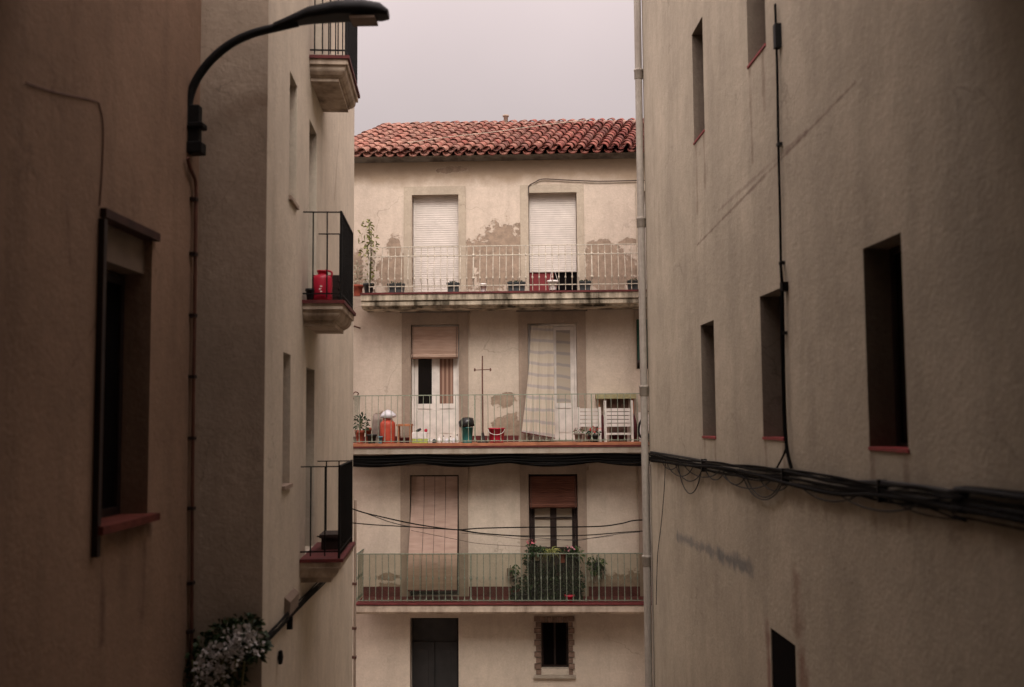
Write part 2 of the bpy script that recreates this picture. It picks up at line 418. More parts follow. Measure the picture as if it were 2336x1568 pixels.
TL = (fx(939.7, 520), fx(1046, 520), FL[0], fz(445, 990)); TR = (fx(1205.8, 520), fx(1316, 520), FL[0], fz(440, 1260))
ML = (fx(937.6), fx(1047.5), FL[1], fz(741, 990)); MR = (fx(1205), fx(1317), FL[1], fz(738, 1260))
BL = (fx(935, 1200), fx(1047, 1200), FL[2], fz(1084, 990)); BR = (fx(1206.7, 1200), fx(1318.4, 1200), FL[2], fz(1082, 1260))
step = TR[0] - TL[0]
TX = tuple(a + (step * .985 if i < 2 else 0) for i, a in enumerate(TR)); MX = (fx(1452, 780), fx(1452, 780) + .93, FL[1] + 1.45, fz(728, 1460)); BX = tuple(a + (step * .985 if i < 2 else 0) for i, a in enumerate(BR))
GD = (fx(935, 1450), fx(1046, 1450), GROUND, fz(1410, 990)); GW = (fx(1234, 1450), fx(1297, 1450), fz(1527, 1265), fz(1420, 1265))
holes = [TL, TR, TX, ML, MR, MX, BL, BR, BX, GD, GW]
def pat(zf, x0, x1, y0, y1, k=1.0):
    a = zf(x0, y1); b = zf(x1, y0); xa, za = FA.P(*a); xb, zb = FA.P(*b)
    return ((xa + xb) / 2, (za + zb) / 2, abs(xb - xa) / 2 * 1.22 * k, abs(zb - za) / 2 * 1.22 * k)
patches = [pat(z4, 240, 470, 1080, 1340), pat(z4, 300, 400, 930, 1120, .9), pat(z4, 950, 1330, 930, 1330), pat(z4, 1040, 1310, 860, 1150), pat(z4, 860, 960, 950, 1320, .85),
           pat(z4, 1790, 2030, 960, 1120, .9), pat(z4, 1760, 2190, 1060, 1340), pat(z4, 2030, 2200, 940, 1000, .8), pat(z4, 40, 110, 1060, 1330),
           pat(z5, 1070, 1290, 700, 820, .75), pat(z5, 1110, 1310, 880, 1070, .95), pat(z5, 190, 280, 860, 1060, .9),
           pat(z6, 220, 410, 720, 780, .8), pat(z6, 210, 440, 800, 920, .9), pat(z6, 1800, 2240, 760, 940), pat(z6, 2060, 2230, 720, 900),
           (fx(1030, 388), fz(388, 1030), .35, .07), (fx(1010, 1062), fz(1070, 1010), .55, .09), (fx(1275, 1062), fz(1068, 1275), .6, .09)]
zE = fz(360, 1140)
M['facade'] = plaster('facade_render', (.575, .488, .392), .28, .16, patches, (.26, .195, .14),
                      bands=[(zE - .12, .44, .8, (.27, .20, .13)), (FL[0] - .42, .28, .45, (.36, .27, .2)), (FL[1] - .45, .30, .5, (.24, .17, .12)), (FL[2] - .35, .35, .35, (.3, .22, .17))])  # top band paints stain and eaves shade together; the others darken below each slab
xL = fx(757, 352); xR = 8.5
house = Thing(FA, (0, 0, 0), 'apartment_house', 'cream rendered house with red tiled roof and three long balconies closing the lane', 'house')
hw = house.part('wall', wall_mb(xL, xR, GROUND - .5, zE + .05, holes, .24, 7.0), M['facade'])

# cornice and eaves
zc0, zc1 = fz(367), FA.P(1140, 353, .28)[1]
c = MB(); c.extr([(0.0, zc0), (-.06, zc0 + .005), (-.12, zc0 + .03), (-.25, zc0 + .05), (-.28, zc1), (.05, zc1 + .02)], xL - .05, xR)
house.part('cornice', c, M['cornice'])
# roof
zr = fz(347, 1140, .36); ye = -.36
PIT = math.tan(rad(24.0)); tdx, tdy = math.sin(rad(10.5)), math.cos(rad(10.5)); TLEN = 3.35
roof = MB(); SP = .232
def tile(mb, x, y, z, L, r0_, r1_, up, rise0, rise1):
    n = 7; vs = []
    for t_, rr, lift in ((0, r0_, rise0), (1, r1_, rise1)):
        for k in range(n + 1):
            q = math.pi * k / n
            dx = math.cos(q) * rr; dz = (math.sin(q) * rr * .95 if up else -math.sin(q) * rr * .72)
            l = L * t_
            vs.append((x + tdx * l + dx, y + tdy * l - dx * .0, z + l * PIT + dz + lift))
    fs = [(k, k + 1, n + 2 + k, n + 1 + k) for k in range(n)]
    mb.add(vs, fs, True)
    iv = [(a, b + .012, c_ - .016) for a, b, c_ in vs[:n + 1]]                      # rim thickness at the lower edge
    mb.add(vs[:n + 1] + iv, [(k, k + 1, n + 2 + k, n + 1 + k) for k in range(n)], False)
ROW = .30; nrow = int(TLEN / ROW) + 1
x = xL
while x < xR:
    for j in range(nrow):
        jx, jz = R.uniform(-.014, .014), R.uniform(-.008, .012); l = j * ROW - R.uniform(0, .03)
        tile(roof, x + tdx * l + jx, ye + tdy * l, zr + l * PIT + jz + .03, ROW + .07, .098, .080, True, .02, 0)
        tile(roof, x + SP / 2 + tdx * l + jx, ye + tdy * l + (.03 if j == 0 else 0), zr + l * PIT + jz + .005, ROW + .07, .088, .098, False, .02, 0)
    x += SP
rf = house.part('roof', roof, M['tile'], fix=False)
tx, ty, tz = tdx * TLEN, tdy * TLEN, TLEN * PIT
rd = MB()
rd.add([(xL, ye + .3, zr - .04), (xR, ye + .3, zr - .04), (xR + tx, ye + ty, zr + tz - .06), (xL + tx, ye + ty, zr + tz - .06), (xR + tx, ye + ty + 3.6, zr - .1), (xL + tx, ye + ty + 3.6, zr - .1)], [(0, 1, 2, 3), (3, 2, 4, 5)])
house.part('roof_deck', rd, M['mortar'], rf, fix=False)
rg = MB(); x = xL + tx - .05
while x < xR + tx:
    rg.tube([(x, ye + ty, zr + tz + .0 + R.uniform(-.01, .015)), (x + .42, ye + ty, zr + tz + .0 + R.uniform(-.01, .015))], [.085, .10], 10); x += .38
house.part('ridge', rg, M['mortar'], rf)
cx_, cz_ = FA.P(1154, 287, -(ye + ty + .1)); czt = FA.P(1154, 262, -(ye + ty + .1))[1]
ch = MB().lathe([(.05, cz_ - .25), (.05, czt - .06), (.075, czt - .05), (.075, czt - .015), (.03, czt)], cx_, ye + ty + .1, 0, 12)
house.part('vent_pipe', ch, M['surround_dark'], rf)

# openings of the facing house
def surround(parent, o0, o1, op, zo, out, mat, hood=0):
    house.part('surround', surround_mb(o0, o1, op[0], op[1], op[2], op[3], zo, out), mat, parent)
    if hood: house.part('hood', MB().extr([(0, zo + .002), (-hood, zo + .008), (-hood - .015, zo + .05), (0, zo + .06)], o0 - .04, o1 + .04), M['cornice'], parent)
def roller(op, zb, y=.14):
    mb = MB(); pr = []; z = zb
    while z < op[3] + .02:
        pr += [(y + .003, z), (y, z + .006), (y - .002, z + .022), (y, z + .040), (y + .003, z + .045)]; z += .0455
    mb.extr(pr + [(y + .03, z), (y + .03, zb)], op[0] + .012, op[1] - .012); return mb
s = house.part('roller_shutter', roller(TL, TL[2] + .02), M['shutter']); surround(s, fx(921.5, 520), fx(1062.6, 520), TL, fz(426, 990), .022, M['surround'])
zgap = FA.P(*z4(1540, 1198), -.14)[1]
s = house.part('roller_shutter', roller(TR, zgap), M['shutter'], label='roller shutter left open a little at the bottom'); surround(s, fx(1187, 520), fx(1332.7, 520), TR, fz(421.6, 1260), .022, M['surround'])
xm = FA.P(*z4(1550, 1270), -.17)[0]
house.part('red_board', MB().box(TR[0] + .01, xm, .17, .20, TR[2], zgap + .1), M['red_board'], s)
house.part('doorway', MB().box(xm + .003, TR[1] - .01, .18, .20, TR[2], zgap + .1), M['dark'], s)
s = house.part('roller_shutter', roller(TX, TX[2] + .02), M['shutter']); surround(s, TX[0] - .17, TX[1] + .17, TX, TR[3] + .17, .022, M['surround'])

def french_door(op, frame_mat, lower=.8, mull=.14, y=.12, zt=None, glasses=('glass', 'glass'), st=.075):
    x0, x1, z0, z1 = op; z1 = zt or z1; c = (x0 + x1) / 2; mb = MB()
    mb.box(x0 + .005, x0 + .05, y - .02, y + .05, z0, z1).box(x1 - .05, x1 - .005, y - .02, y + .05, z0, z1).box(x0 + .05, x1 - .05, y - .02, y + .05, z1 - .05, z1)
    for (a, b) in ((x0 + .055, c - .004), (c + .004, x1 - .055)):
        zl = z0 + lower
        mb.box(a, a + st, y, y + .04, z0 + .02, z1 - .055).box(b - st, b, y, y + .04, z0 + .02, z1 - .055)
        mb.box(a + st, b - st, y, y + .04, z1 - .055 - st, z1 - .055).box(a + st, b - st, y, y + .04, z0 + .02, z0 + .14)
        mb.box(a + st, b - st, y, y + .04, zl - .1, zl)
        mb.box(a + st, b - st, y + .014, y + .03, z0 + .14, zl - .1)
        mb.box(a + st + .03, b - st - .03, y + .004, y + .0138, z0 + .18, zl - .22)
    mb.box(c - mull / 4, c + mull / 4, y - .015, y - .001, z0 + .02, z1 - .06)
    d = house.part('balcony_door', mb, frame_mat)
    for (a, b), g in zip(((x0 + .055 + st, c - .004 - st), (c + .004 + st, x1 - .055 - st)), glasses):
        house.part('glass_pane', MB().box(a, b, y + .015, y + .025, z0 + lower, z1 - .055 - st), M[g], d)
    return d
zfr = fz(741, 990)
d = french_door(ML, M['white_wood'], lower=FA.P(*z5(600, 785))[1] - ML[2], glasses=('glass', 'brown_curtain'))
surround(d, fx(917), fx(1068.7), ML, fz(714, 990), .03, M['surround_dark'], .05)
d = french_door(MR, M['white_wood'], lower=FA.P(*z5(1620, 780))[1] - MR[2], glasses=('glass', 'stripe'))
surround(d, fx(1184), fx(1337.8), MR, fz(711, 1260), .03, M['surround_dark'], .05)
d = french_door(BL, M['dark_wood']); surround(d, fx(914, 1200), fx(1068, 1200), BL, fz(1062, 990), .03, M['surround_dark'])
d = french_door(BR, M['dark_wood'], lower=.95, glasses=('lace', 'lace'), st=.06)
surround(d, fx(1187, 1200), fx(1339, 1200), BR, fz(1060, 1260), .03, M['surround_dark'])
zb = FA.P(*z6(1450, 305), -.11)[1]
house.part('glazing_bar', MB().box(BR[0] + .12, BR[1] - .12, .10, .119, zb - .015, zb + .015), M['dark_wood'], d)
d = french_door(BX, M['dark_wood']); surround(d, BX[0] - .17, BX[1] + .17, BX, BR[3] + .18, .03, M['surround_dark'])
# third window of the middle floor with green slatted blind
w_ = house.part('window', frame_mb(MX[0] + .004, MX[1] - .004, MX[2] + .004, MX[3] - .004, .06, .14, .18, .06), M['dark_wood'])
house.part('glass_pane', MB().box(MX[0] + .06, MX[1] - .06, .155, .165, MX[2] + .06, MX[3] - .06), M['glass'], w_)
surround(w_, MX[0] - .02, MX[1] + .15, (MX[0], MX[1], MX[2], MX[3]), fz(707, 1460), .035, M['surround_dark'], .04)
# ground floor
gd = MB().box(GD[0] + .02, GD[1] - .02, .19, .22, GROUND, GD[3])
for k in range(2):
    a = GD[0] + .05 + k * (GD[1] - GD[0] - .06) / 2; b = a + (GD[1] - GD[0] - .14) / 2
    gd.box(a, b, .165, .189, GROUND + .1, GD[3] - .5); gd.box(a + .12, b - .12, .15, .164, GROUND + .3, GD[3] - .65)
gd.box(GD[0] + .05, GD[1] - .05, .17, .189, GD[3] - .42, GD[3] - .05)
house.part('garage_door', gd, M['garage'])
gw = house.part('window', frame_mb(GW[0] + .003, GW[1] - .003, GW[2] + .003, GW[3] - .003, .04, .17, .21, .04), M['dark_wood'])
house.part('glass_pane', MB().box(GW[0] + .04, GW[1] - .04, .185, .195, GW[2] + .04, GW[3] - .04), M['dark'], gw)
bk = MB(); o0, o1 = fx(1221, 1450), fx(1308, 1450); z = GW[2] - .1; k = 0
while z < GW[3] + .10:
    j = .02 if k % 2 else -.012
    bk.box(o0 - j, GW[0], -.028 - .006 * (k % 3), .05, z, z + .095); bk.box(GW[1], o1 + j, -.028 - .006 * ((k + 1) % 3), .05, z, z + .095); z += .115; k += 1
for k in range(5): a = GW[0] + .003 + k * (GW[1] - GW[0]) / 5; bk.box(a, a + (GW[1] - GW[0]) / 5 - .012, -.03, .04, GW[3] + .002, GW[3] + .11)
house.part('brick_surround', bk, M['brick'], gw)
house.part('sill', MB().box(o0 - .04, o1 + .04, -.07, .05, GW[2] - .16, GW[2] - .105), M['slab'], gw)

# ---------------- balconies of the facing house
def balcony(i, x0, x1, prof, mat, tile_mat, tile_h):
    zf = FL[i]
    mb = MB().extr([(-OUT + a, zf - b) for a, b in prof], x0, x1)
    b = house.part('balcony', mb, mat)
    house.part('floor_tiles', MB().box(x0 - .012, x1, -OUT - .018, -.002, zf - tile_h, zf + .001), tile_mat, b)
    return b
def rail(mb, x0, x1, y, zf, h, r, gap, mode, posts=(), left=True):
    n = int(round((x1 - x0) / gap))
    spots = [(x0 + (x1 - x0) * k / n, y, 0) for k in range(n + 1)]
    if left: spots += [(x0, y + gap * k, 1) for k in range(1, int((-y) / gap) + 1)]
    for (bx, by, side) in spots:
        thick = any(abs(bx - p) < gap * .5 for p in posts) and not side
        rr = r * (2.0 if thick else 1) * R.uniform(.9, 1.1)
        if mode == 'belly':
            pr = [(0, .02), (0, .12), (.02, .17), (.065, .24), (.085, .32), (.075, .42), (.045, .55), (.015, .66), (0, .72), (0, h)]
            pts = [(bx - (o if side else 0), by - (0 if side else o), zf + z) for o, z in pr]
            mb.tube(pts, rr, 5)
            for z in (.27, .80 * h): mb.lathe([(rr, -.03), (rr * 2.1, -.012), (rr * 2.1, .012), (rr, .03)], bx - (0 if z > .5 else (.075 if side else 0)), by - (0 if z > .5 or side else .075), zf + z, 6)
        else:
            jx = R.uniform(-.006, .006)
            mb.tube([(bx, by, zf + .02), (bx + jx, by, zf + h * .5), (bx, by, zf + h)], rr, 5)
            if mode == 'bead': mb.lathe([(rr, -.04), (rr * 2.2, 0), (rr, .04)], bx + jx, by, zf + h * .5, 6)
            mb.lathe([(rr, .0), (rr * 2, .015), (rr * 1.6, .05), (rr, .07)], bx, by, zf + .03, 6)
    zs = {'belly': (.13, .80 * h, h), 'plain': (h,), 'bead': (h,)}[mode]
    for z in zs:
        t_ = .012 if z == h else .009
        mb.box(x0 - .012, x1, y - t_, y + t_, zf + z - .008, zf + z + .010)
        if left: mb.box(x0 - .012, x0 + .012, y + t_ + .001, -.01, zf + z - .008, zf + z + .010)
    if mode != 'belly':
        mb.box(x0 - .01, x1, y - .009, y + .009, zf + .035, zf + .05)
    return mb
xe = 5.6
b1x = fx(823, 670, OUT); b2x = fx(806, 1012, OUT) - .25; b3x = fx(812, 1380, OUT)
B1 = balcony(0, b1x, xe, [(.0, .03), (.0, .15), (.05, .155), (.05, .175), (.025, .18), (.03, .25), (.13, .275), (.13, .30), (OUT + .002, .30), (OUT + .002, .03)], M['moss_slab'], M['red_paint'], .035)
g4 = lambda zx: FA.P(*z4(zx, 1200), .7)[0]
B1r = house.part('railing', rail(MB(), g4(165), xe, -.70, FL[0], FA.P(*z4(1500, 995), .7)[1] - FL[0], .008, .1295, 'belly', (g4(950), g4(1820))), M['white_rail'], B1)
B2 = balcony(1, b2x, xe, [(.01, .05), (.01, .20), (.06, .21), (OUT + .002, .21), (OUT + .002, .05)], M['slab'], M['orange_tile'], .05)
house.part('red_edge', MB().box(b2x - .008, xe, -OUT - .012, -OUT + .006, FL[1] - .085, FL[1] - .0515), M['red_paint'], B2)
g5 = lambda zx, zy=1000, o=.7: FA.P(*z5(zx, zy), o)[0]
B2r = house.part('railing', rail(MB(), g5(40), xe, -.70, FL[1], FA.P(*z5(1500, 715), .7)[1] - FL[1], .0065, .1255, 'plain', (g5(940), g5(1860))), M['green_rail'], B2)
B3 = balcony(2, b3x, xe, [(.0, .05), (.0, .16), (.02, .175), (.06, .21), (OUT + .002, .21), (OUT + .002, .032), (.02, .032)], M['slab_cream'], M['red_paint'], .03)
g6 = lambda zx, zy=800, o=.7: FA.P(*z6(zx, zy), o)[0]
h3 = FA.P(*z6(1500, 575), .7)[1] - FL[2]
B3r = house.part('railing', rail(MB(), g6(70), xe, -.70, FL[2], h3, .0075, .1235, 'bead', (g6(950), g6(1875))), M['green_rail_dull'], B3)
house.part('privacy_screen', MB().sheet(lambda u, v: (g6(72) + .01 + u * (g6(2225) - g6(72)), -.672 + .006 * math.sin(u * 60), FL[2] + .03 + v * (h3 - .04)), 80, 2), M['screen'], B3)
for a_, b_ in ((b3x, BL[0] - .2), (BL[1] + .2, BR[0] - .2), (BR[1] + .2, xe)): house.part('skirting', MB().box(a_, b_, -.016, 0, FL[2] + .002, FL[2] + .19), M['red_paint'], B3)
for a_, b_ in ((b1x, TL[0] - .2), (TL[1] + .2, TR[0] - .2), (TR[1] + .2, xe)): house.part('skirting', MB().box(a_, b_, -.016, 0, FL[0] + .002, FL[0] + .1), M['red_paint'], B1)
for a_, b_ in ((b2x, ML[0] - .2), (ML[1] + .2, MR[0] - .2), (MR[1] + .2, xe)): house.part('skirting', MB().box(a_, b_, -.016, 0, FL[1] + .002, FL[1] + .13), M['red_paint'], B2)

# ---------------- blinds and curtains hung on the facing house
def roll_blind(op, zbot, y, mat, label, roll=.055):
    x0, x1 = op[0] + .02, op[1] - .02
    mb = MB(); n = 14
    mb.sheet(lambda u, v: (x0 + u * (x1 - x0), y - .05 * math.sin(v * 1.4) - .012 * math.sin(u * 9), op[3] - .04 - v * (op[3] - .04 - zbot)), 10, n)
    t = Thing(FA, (x0, y, zbot), 'roller_blind', label, 'blind', 'rolled blinds in the doorways')
    t.part('blind_sheet', mb, mat)
    t.part('roll', MB().tube([(x0 + k * (x1 - x0) / 8, y - .055 + R.uniform(-.006, .006), zbot + R.uniform(-.008, .008)) for k in range(9)], roll, 10), mat)
    for k in (.03, .97): t.part('cord', MB().tube([(x0 + k * (x1 - x0), y - .075, op[3] - .05), (x0 + k * (x1 - x0), y - .12, zbot - .05)], .006, 5), M['cable_brown'])
roll_blind(ML, FA.P(*z5(660, 428), .0)[1], .02, M['bamboo'], 'pale brown woven blind rolled up over the white door with a dark glass pane')
roll_blind(BR, FA.P(*z6(1550, 212), .0)[1], .03, M['bamboo_brown'], 'dark reddish brown blind rolled up above the flowering plants')
# long pinkish blind slung out over the lowest balcony
zt = BL[3] - .03; xb0, zbb = FA.P(*z6(447, 855), .60); xb1 = FA.P(*z6(822, 855), .60)[0]
def slung(u, v):
    k = max(0, v - .12) / .88; k = k * k * (3 - 2 * k)
    o = -.06 + .62 * k * (1 if v < .75 else 1)
    xa = BL[0] + .02 + (xb0 - BL[0] - .02) * k; xz = BL[1] - .03 + (xb1 - BL[1] + .03) * k
    return (xa + u * (xz - xa), -o + .007 * math.sin(u * 19 + v * 3), zt - v * (zt - zbb))
t = Thing(FA, (xb0, -.6, zbb), 'long_blind', 'long pinkish beige blind slung outward behind the lowest balcony railing', 'blind')
t.part('blind_sheet', MB().sheet(slung, 24, 24), M['bamboo_pink'])
sm = MB()
for u in (.28, .51, .74): sm.tube([Vector(slung(u, v / 20)) + Vector((0, -.004, 0)) for v in range(21)], .0035, 4)
t.part('seam', sm, M['cable_brown'])
t.part('bottom_bar', MB().tube([slung(0, 1), slung(.5, 1), slung(1, 1)], .014, 8), M['maroon'])
# striped curtain
xt0, xt1 = FA.P(*z5(1378, 205))[0], FA.P(*z5(1548, 205))[0]; ztc = MR[3] - .05
xc0, zc0 = FA.P(*z5(1310, 1000), .42); xc1, zc1 = FA.P(*z5(1562, 1045), .30)
def curt(u, v):
    k = v ** 1.5; xa = xt0 + (xc0 - xt0) * k; xz = xt1 + (xc1 - xt1) * min(1, k * 1.1) * 1.0
    zb = zc0 + (zc1 - zc0) * u; o = (.0 + .40 * k) * (1 - .3 * u)
    fold = (.022 * math.sin(u * 15 + v * 1.5) + .012 * math.sin(u * 33 - v * 2)) * (.35 + .65 * v)
    return (xa + u * (xz - xa), -.02 - o + fold, ztc - v * (ztc - zb))
t = Thing(FA, (xc0, -.4, zc0), 'striped_curtain', 'pale curtain with grey and yellow stripes blown out of a balcony door', 'curtain')
t.part('cloth', MB().sheet(curt, 36, 30), M['stripe'])
t.part('hem', MB().tube([Vector(curt(k / 20, 1)) for k in range(21)], .013, 6), M['maroon'])
# green slatted blind
mb = MB(); z = MX[3] - .01; zb = FA.P(*z5(2200, 470))[1]
while z > zb:
    mb.add([(MX[0] + .01, -.035, z), (MX[1], -.035, z), (MX[1], -.05, z - .05), (MX[0] + .01, -.05, z - .05), (MX[0] + .01, -.025, z - .05), (MX[1], -.025, z - .05)], [(0, 1, 2, 3), (3, 2, 5, 4)]); z -= .046
t = Thing(FA, (MX[0], -.03, zb), 'green_blind', 'dark green slatted blind half hidden behind the grey drainpipe', 'blind')
t.part('blind_slats', mb, M['green_shutter']); t.part('roll', MB().tube([(MX[0], -.06, zb - .02), (MX[1], -.06, zb - .02)], .055, 10), M['dark_wood'])

# ---------------- things on the top balcony
def span4(zx0, zx1, zy0, zy1, o): a, zt_ = FA.P(*z4(zx0, zy0), o); b, _ = FA.P(*z4(zx1, zy1), o); return a, b, zt_
def trough(zx0, zx1, zy0, label, o=.60, mat='pot_slate', plants=True, ns=3):
    x0, x1, zt_ = span4(zx0, zx1, zy0, 1335, o); zf = FL[0] + .002; zt_ = max(zt_, zf + .13)
    t = Thing(FA, ((x0 + x1) / 2, -o, zf), 'plant_trough', label, 'planter', 'dark troughs on the top balcony')
    mb = MB().taper(x0 + .02, x1 - .02, -o - .065, -o + .065, zf, zt_ - .015, 1.1)
    mb.box(x0 - .003, x1 + .003, -o - .085, -o + .085, zt_ - .015, zt_ + .006)
    t.part('trough', mb, M[mat])
    t.part('soil', MB().box(x0 + .02, x1 - .02, -o - .06, -o + .06, zt_ - .01, zt_ + .012), M['soil'])
    lf = MB()
    lf.clump(((x0 + x1) / 2, -o, zt_ + .012), (x1 - x0) * .42, .05, .015, 40, .05, .03)
    t.part('leaves', lf, M['leaf_dark'])
trough(303, 430, 1290, 'dark plastic trough behind the railing left of the fully closed shutter')
trough(748, 842, 1283, 'short dark trough in front of the fully closed shutter')
trough(1204, 1338, 1277, 'wide slate trough just left of the red board')
trough(1740, 1832, 1272, 'short slate trough just right of the black gap under the shutter')
trough(2103, 2228, 1266, 'dark trough at the drainpipe end of the top balcony')
def lathe_pot(fr, x, y, z, r, h, mat, name, label, cat='pot', plant=None, group=None, rim=True):
    t = Thing(fr, (x, y, z), name, label, cat, group)
    pr = [(r * .68, 0), (r * .92, h * .8)] + ([(r * 1.05, h * .8), (r * 1.05, h)] if rim else [(r, h)]) + [(r * .9, h), (r * .85, h * .9), (.001, h * .88)]
    t.part('pot', MB().lathe(pr, x, y, z, 16), mat)
    return t
x, zt_ = FA.P(*z4(160, 1285), .55)
t = lathe_pot(FA, x, -.55, FL[0] + .002, .11, max(.2, zt_ - FL[0]), M['pot_dark'], 'potted_climber', 'tall yellow green climbing plant in a black pot at the balcony corner', 'potted plant')
st = MB(); top = FA.P(*z4(160, 800), .55)[1]
stem_pts = smooth_path([(x, -.55, FL[0] + .15), (x + .03, -.55, FL[0] + .5), (x - .03, -.56, FL[0] + .95), (x + .02, -.55, (top + FL[0]) / 2 + .3), (x, -.55, top - .05)], 5)
st.tube(stem_pts, [.012] * (len(stem_pts) - 4) + [.008] * 4, 5); st.tube([(x + .03, -.5, FL[0] + .1), (x + .04, -.5, FL[0] + 1.25)], .01, 5)
t.part('stem', st, M['stem'])
lf = MB()
for p in stem_pts:
    for k in range(4):
        if p.z < FL[0] + .3 and k: continue
        d = Vector((R.uniform(-1, 1), R.uniform(-1, .6), R.uniform(-.1, .7))); o = Vector((R.gauss(0, .05), R.gauss(0, .05), R.gauss(0, .04)))
        lf.leaf(p + o, d, R.uniform(.07, .13), R.uniform(.035, .06), .35)
for (zx, zy, n) in ((95, 925, 9), (200, 945, 7), (170, 850, 6), (130, 890, 6), (180, 1040, 10), (125, 1060, 8), (190, 990, 6)):
    a, b = FA.P(*z4(zx, zy), .55); lf.clump((a, -.55, b), .06, .08, .07, n, .11, .05, .4)
t.part('leaves', lf, M['leaf_yellow'])
a, b = FA.P(*z4(75, 1300), .3)
t = lathe_pot(FA, a, -.3, FL[0] + .002, .12, .22, M['terracotta'], 'potted_shrub', 'pale dry shrub in a terracotta pot at the wall beside the tall climber', 'potted plant')
lf = MB()
for (zx, zy) in ((60, 1180), (85, 1220), (50, 1270), (95, 1150), (100, 1270)):
    a2, b2 = FA.P(*z4(zx, zy), .3); lf.clump((a2, -.3, b2), .09, .1, .09, 26, .07, .035)
t.part('leaves', lf, M['leaf_pale'])
x, zt_ = FA.P(*z4(1020, 1285), .6)
lathe_pot(FA, x, -.6, FL[0] + .002, .07, max(.15, zt_ - FL[0]), M['white_plastic'], 'white_pot', 'small white pot standing on the top balcony between the two shutters')
x0, x1, zt_ = span4(1510, 1576, 1277, 1330, .66)
t = lathe_pot(FA, (x0 + x1) / 2, -.62, FL[0] + .03, .105, .19, M['white_plastic'], 'hanging_pot', 'white pot on thin wires in front of the red board', 'pot')
hg = MB(); xm2 = (x0 + x1) / 2
for k in range(3): q = k * 2.1; hg.tube([(xm2 + .1 * math.cos(q), -.62 + .1 * math.sin(q), FL[0] + .22), (xm2, -.66, FL[0] + .55)], .0045, 4)
t.part('hanger', hg, M['white_plastic'])

# ---------------- things on the middle balcony
F1 = FL[1] + .002
def sp5(zx0, zx1, zy, o): a, zt_ = FA.P(*z5(zx0, zy), o); b = FA.P(*z5(zx1, zy), o)[0]; return a, b, zt_
def pot5(zx0, zx1, zy, o, mat, label, name='flower_pot', cat='pot', group=None):
    a, b, zt_ = sp5(zx0, zx1, zy, o); return lathe_pot(FA, (a + b) / 2, -o, F1, (b - a) / 2, max(.08, zt_ - F1), M[mat], name, label, cat, None, group), (a + b) / 2, zt_
def foliage(t, cx, cy, cz, rx, rz, n, L, w, mat, name='leaves', droop=.3):
    t.part(name, MB().clump((cx, cy, cz), rx, rx * .8, rz, n, L, w, droop), M[mat])
t, x, zt_ = pot5(58, 132, 985, .55, 'terracotta', 'terracotta pot with a dark leafy plant by the railing corner', 'potted_plant', 'potted plant')
st = MB()
for k in range(5): st.tube([(x, -.55, zt_ - .05), (x + R.uniform(-.06, .1), -.55 + R.uniform(-.06, .06), zt_ + .22)], .006, 4)
t.part('stem', st, M['stem']); a, b = FA.P(*z5(105, 935), .55)
foliage(t, a, -.55, b, .12, .18, 110, .09, .035, 'leaf_dark')
t, x, zt_ = pot5(134, 182, 965, .35, 'terracotta', 'tall terracotta pot standing behind the small black pot', 'flower_pot', 'pot')
t, x, zt_ = pot5(145, 220, 1015, .58, 'pot_dark', 'small black pot beside the orange gas bottle')
pot5(226, 266, 1030, .60, 'blue_pot', 'little blue glazed pot at the foot of the gas bottle')
# sack
a, b, zt_ = sp5(188, 262, 860, .22); cx = (a + b) / 2; r = (b - a) / 2
mb = MB().lathe([(r * .8, 0), (r, .06), (r * 1.05, .25), (r * .95, .45), (r * .7, .58), (r * .35, zt_ - F1 - .05), (r * .45, zt_ - F1)], cx, -.22, F1, 14, 1, .8)
for i, p in enumerate(mb.v): mb.v[i] = (p[0] + R.uniform(-.015, .015), p[1] + R.uniform(-.015, .015), p[2])
t = Thing(FA, (cx, -.22, F1), 'tied_sack', 'grey brown tied sack behind the orange gas bottle', 'sack'); t.part('sack_body', mb, M['grey_sack'])
t.part('tie', MB().lathe([(r * .4, 0), (r * .42, .012), (r * .4, .024)], cx, -.22, zt_ - .075, 12, 1, .8), M['cable_brown'])
# gas bottle
a, b, zt_ = sp5(246, 360, 893, .45); cx = (a + b) / 2; r = (b - a) / 2; hgt = zt_ - F1
t = Thing(FA, (cx, -.45, F1), 'gas_bottle', 'tall orange gas bottle standing on the middle balcony', 'gas bottle')
t.part('bottle_body', MB().lathe([(r * .92, 0), (r * .92, .03), (r * .98, .05), (r, .09), (r, hgt * .72), (r * .93, hgt * .82), (r * .7, hgt * .89), (.05, hgt * .92)], cx, -.45, F1, 22), M['gas_orange'])
t.part('collar', MB().lathe([(r * .62, hgt * .87), (r * .62, hgt), (r * .58, hgt), (r * .58, hgt * .87)], cx, -.45, F1, 18, cap=False), M['gas_orange'])
t.part('valve', MB().lathe([(.03, hgt * .9), (.03, hgt * .97), (.015, hgt * .99)], cx, -.45, F1, 10), M['rust'])
zb = F1 + hgt + .003; rb = r * 1.02
mb = MB().lathe([(rb * .85, 0), (rb * 1.0, .02), (rb * .98, .06), (rb * .7, .11), (rb * .3, .14), (.01, .15)], cx + .01, -.45, zb, 16)
for i, p in enumerate(mb.v): mb.v[i] = (p[0] + R.uniform(-.014, .014), p[1] + R.uniform(-.014, .014), p[2] + R.uniform(0, .012))
single(FA, (cx + .01, -.45, zb), 'plastic_bag', mb, M['white_bag'], 'crumpled white plastic bag lying on top of the orange gas bottle', 'bag')
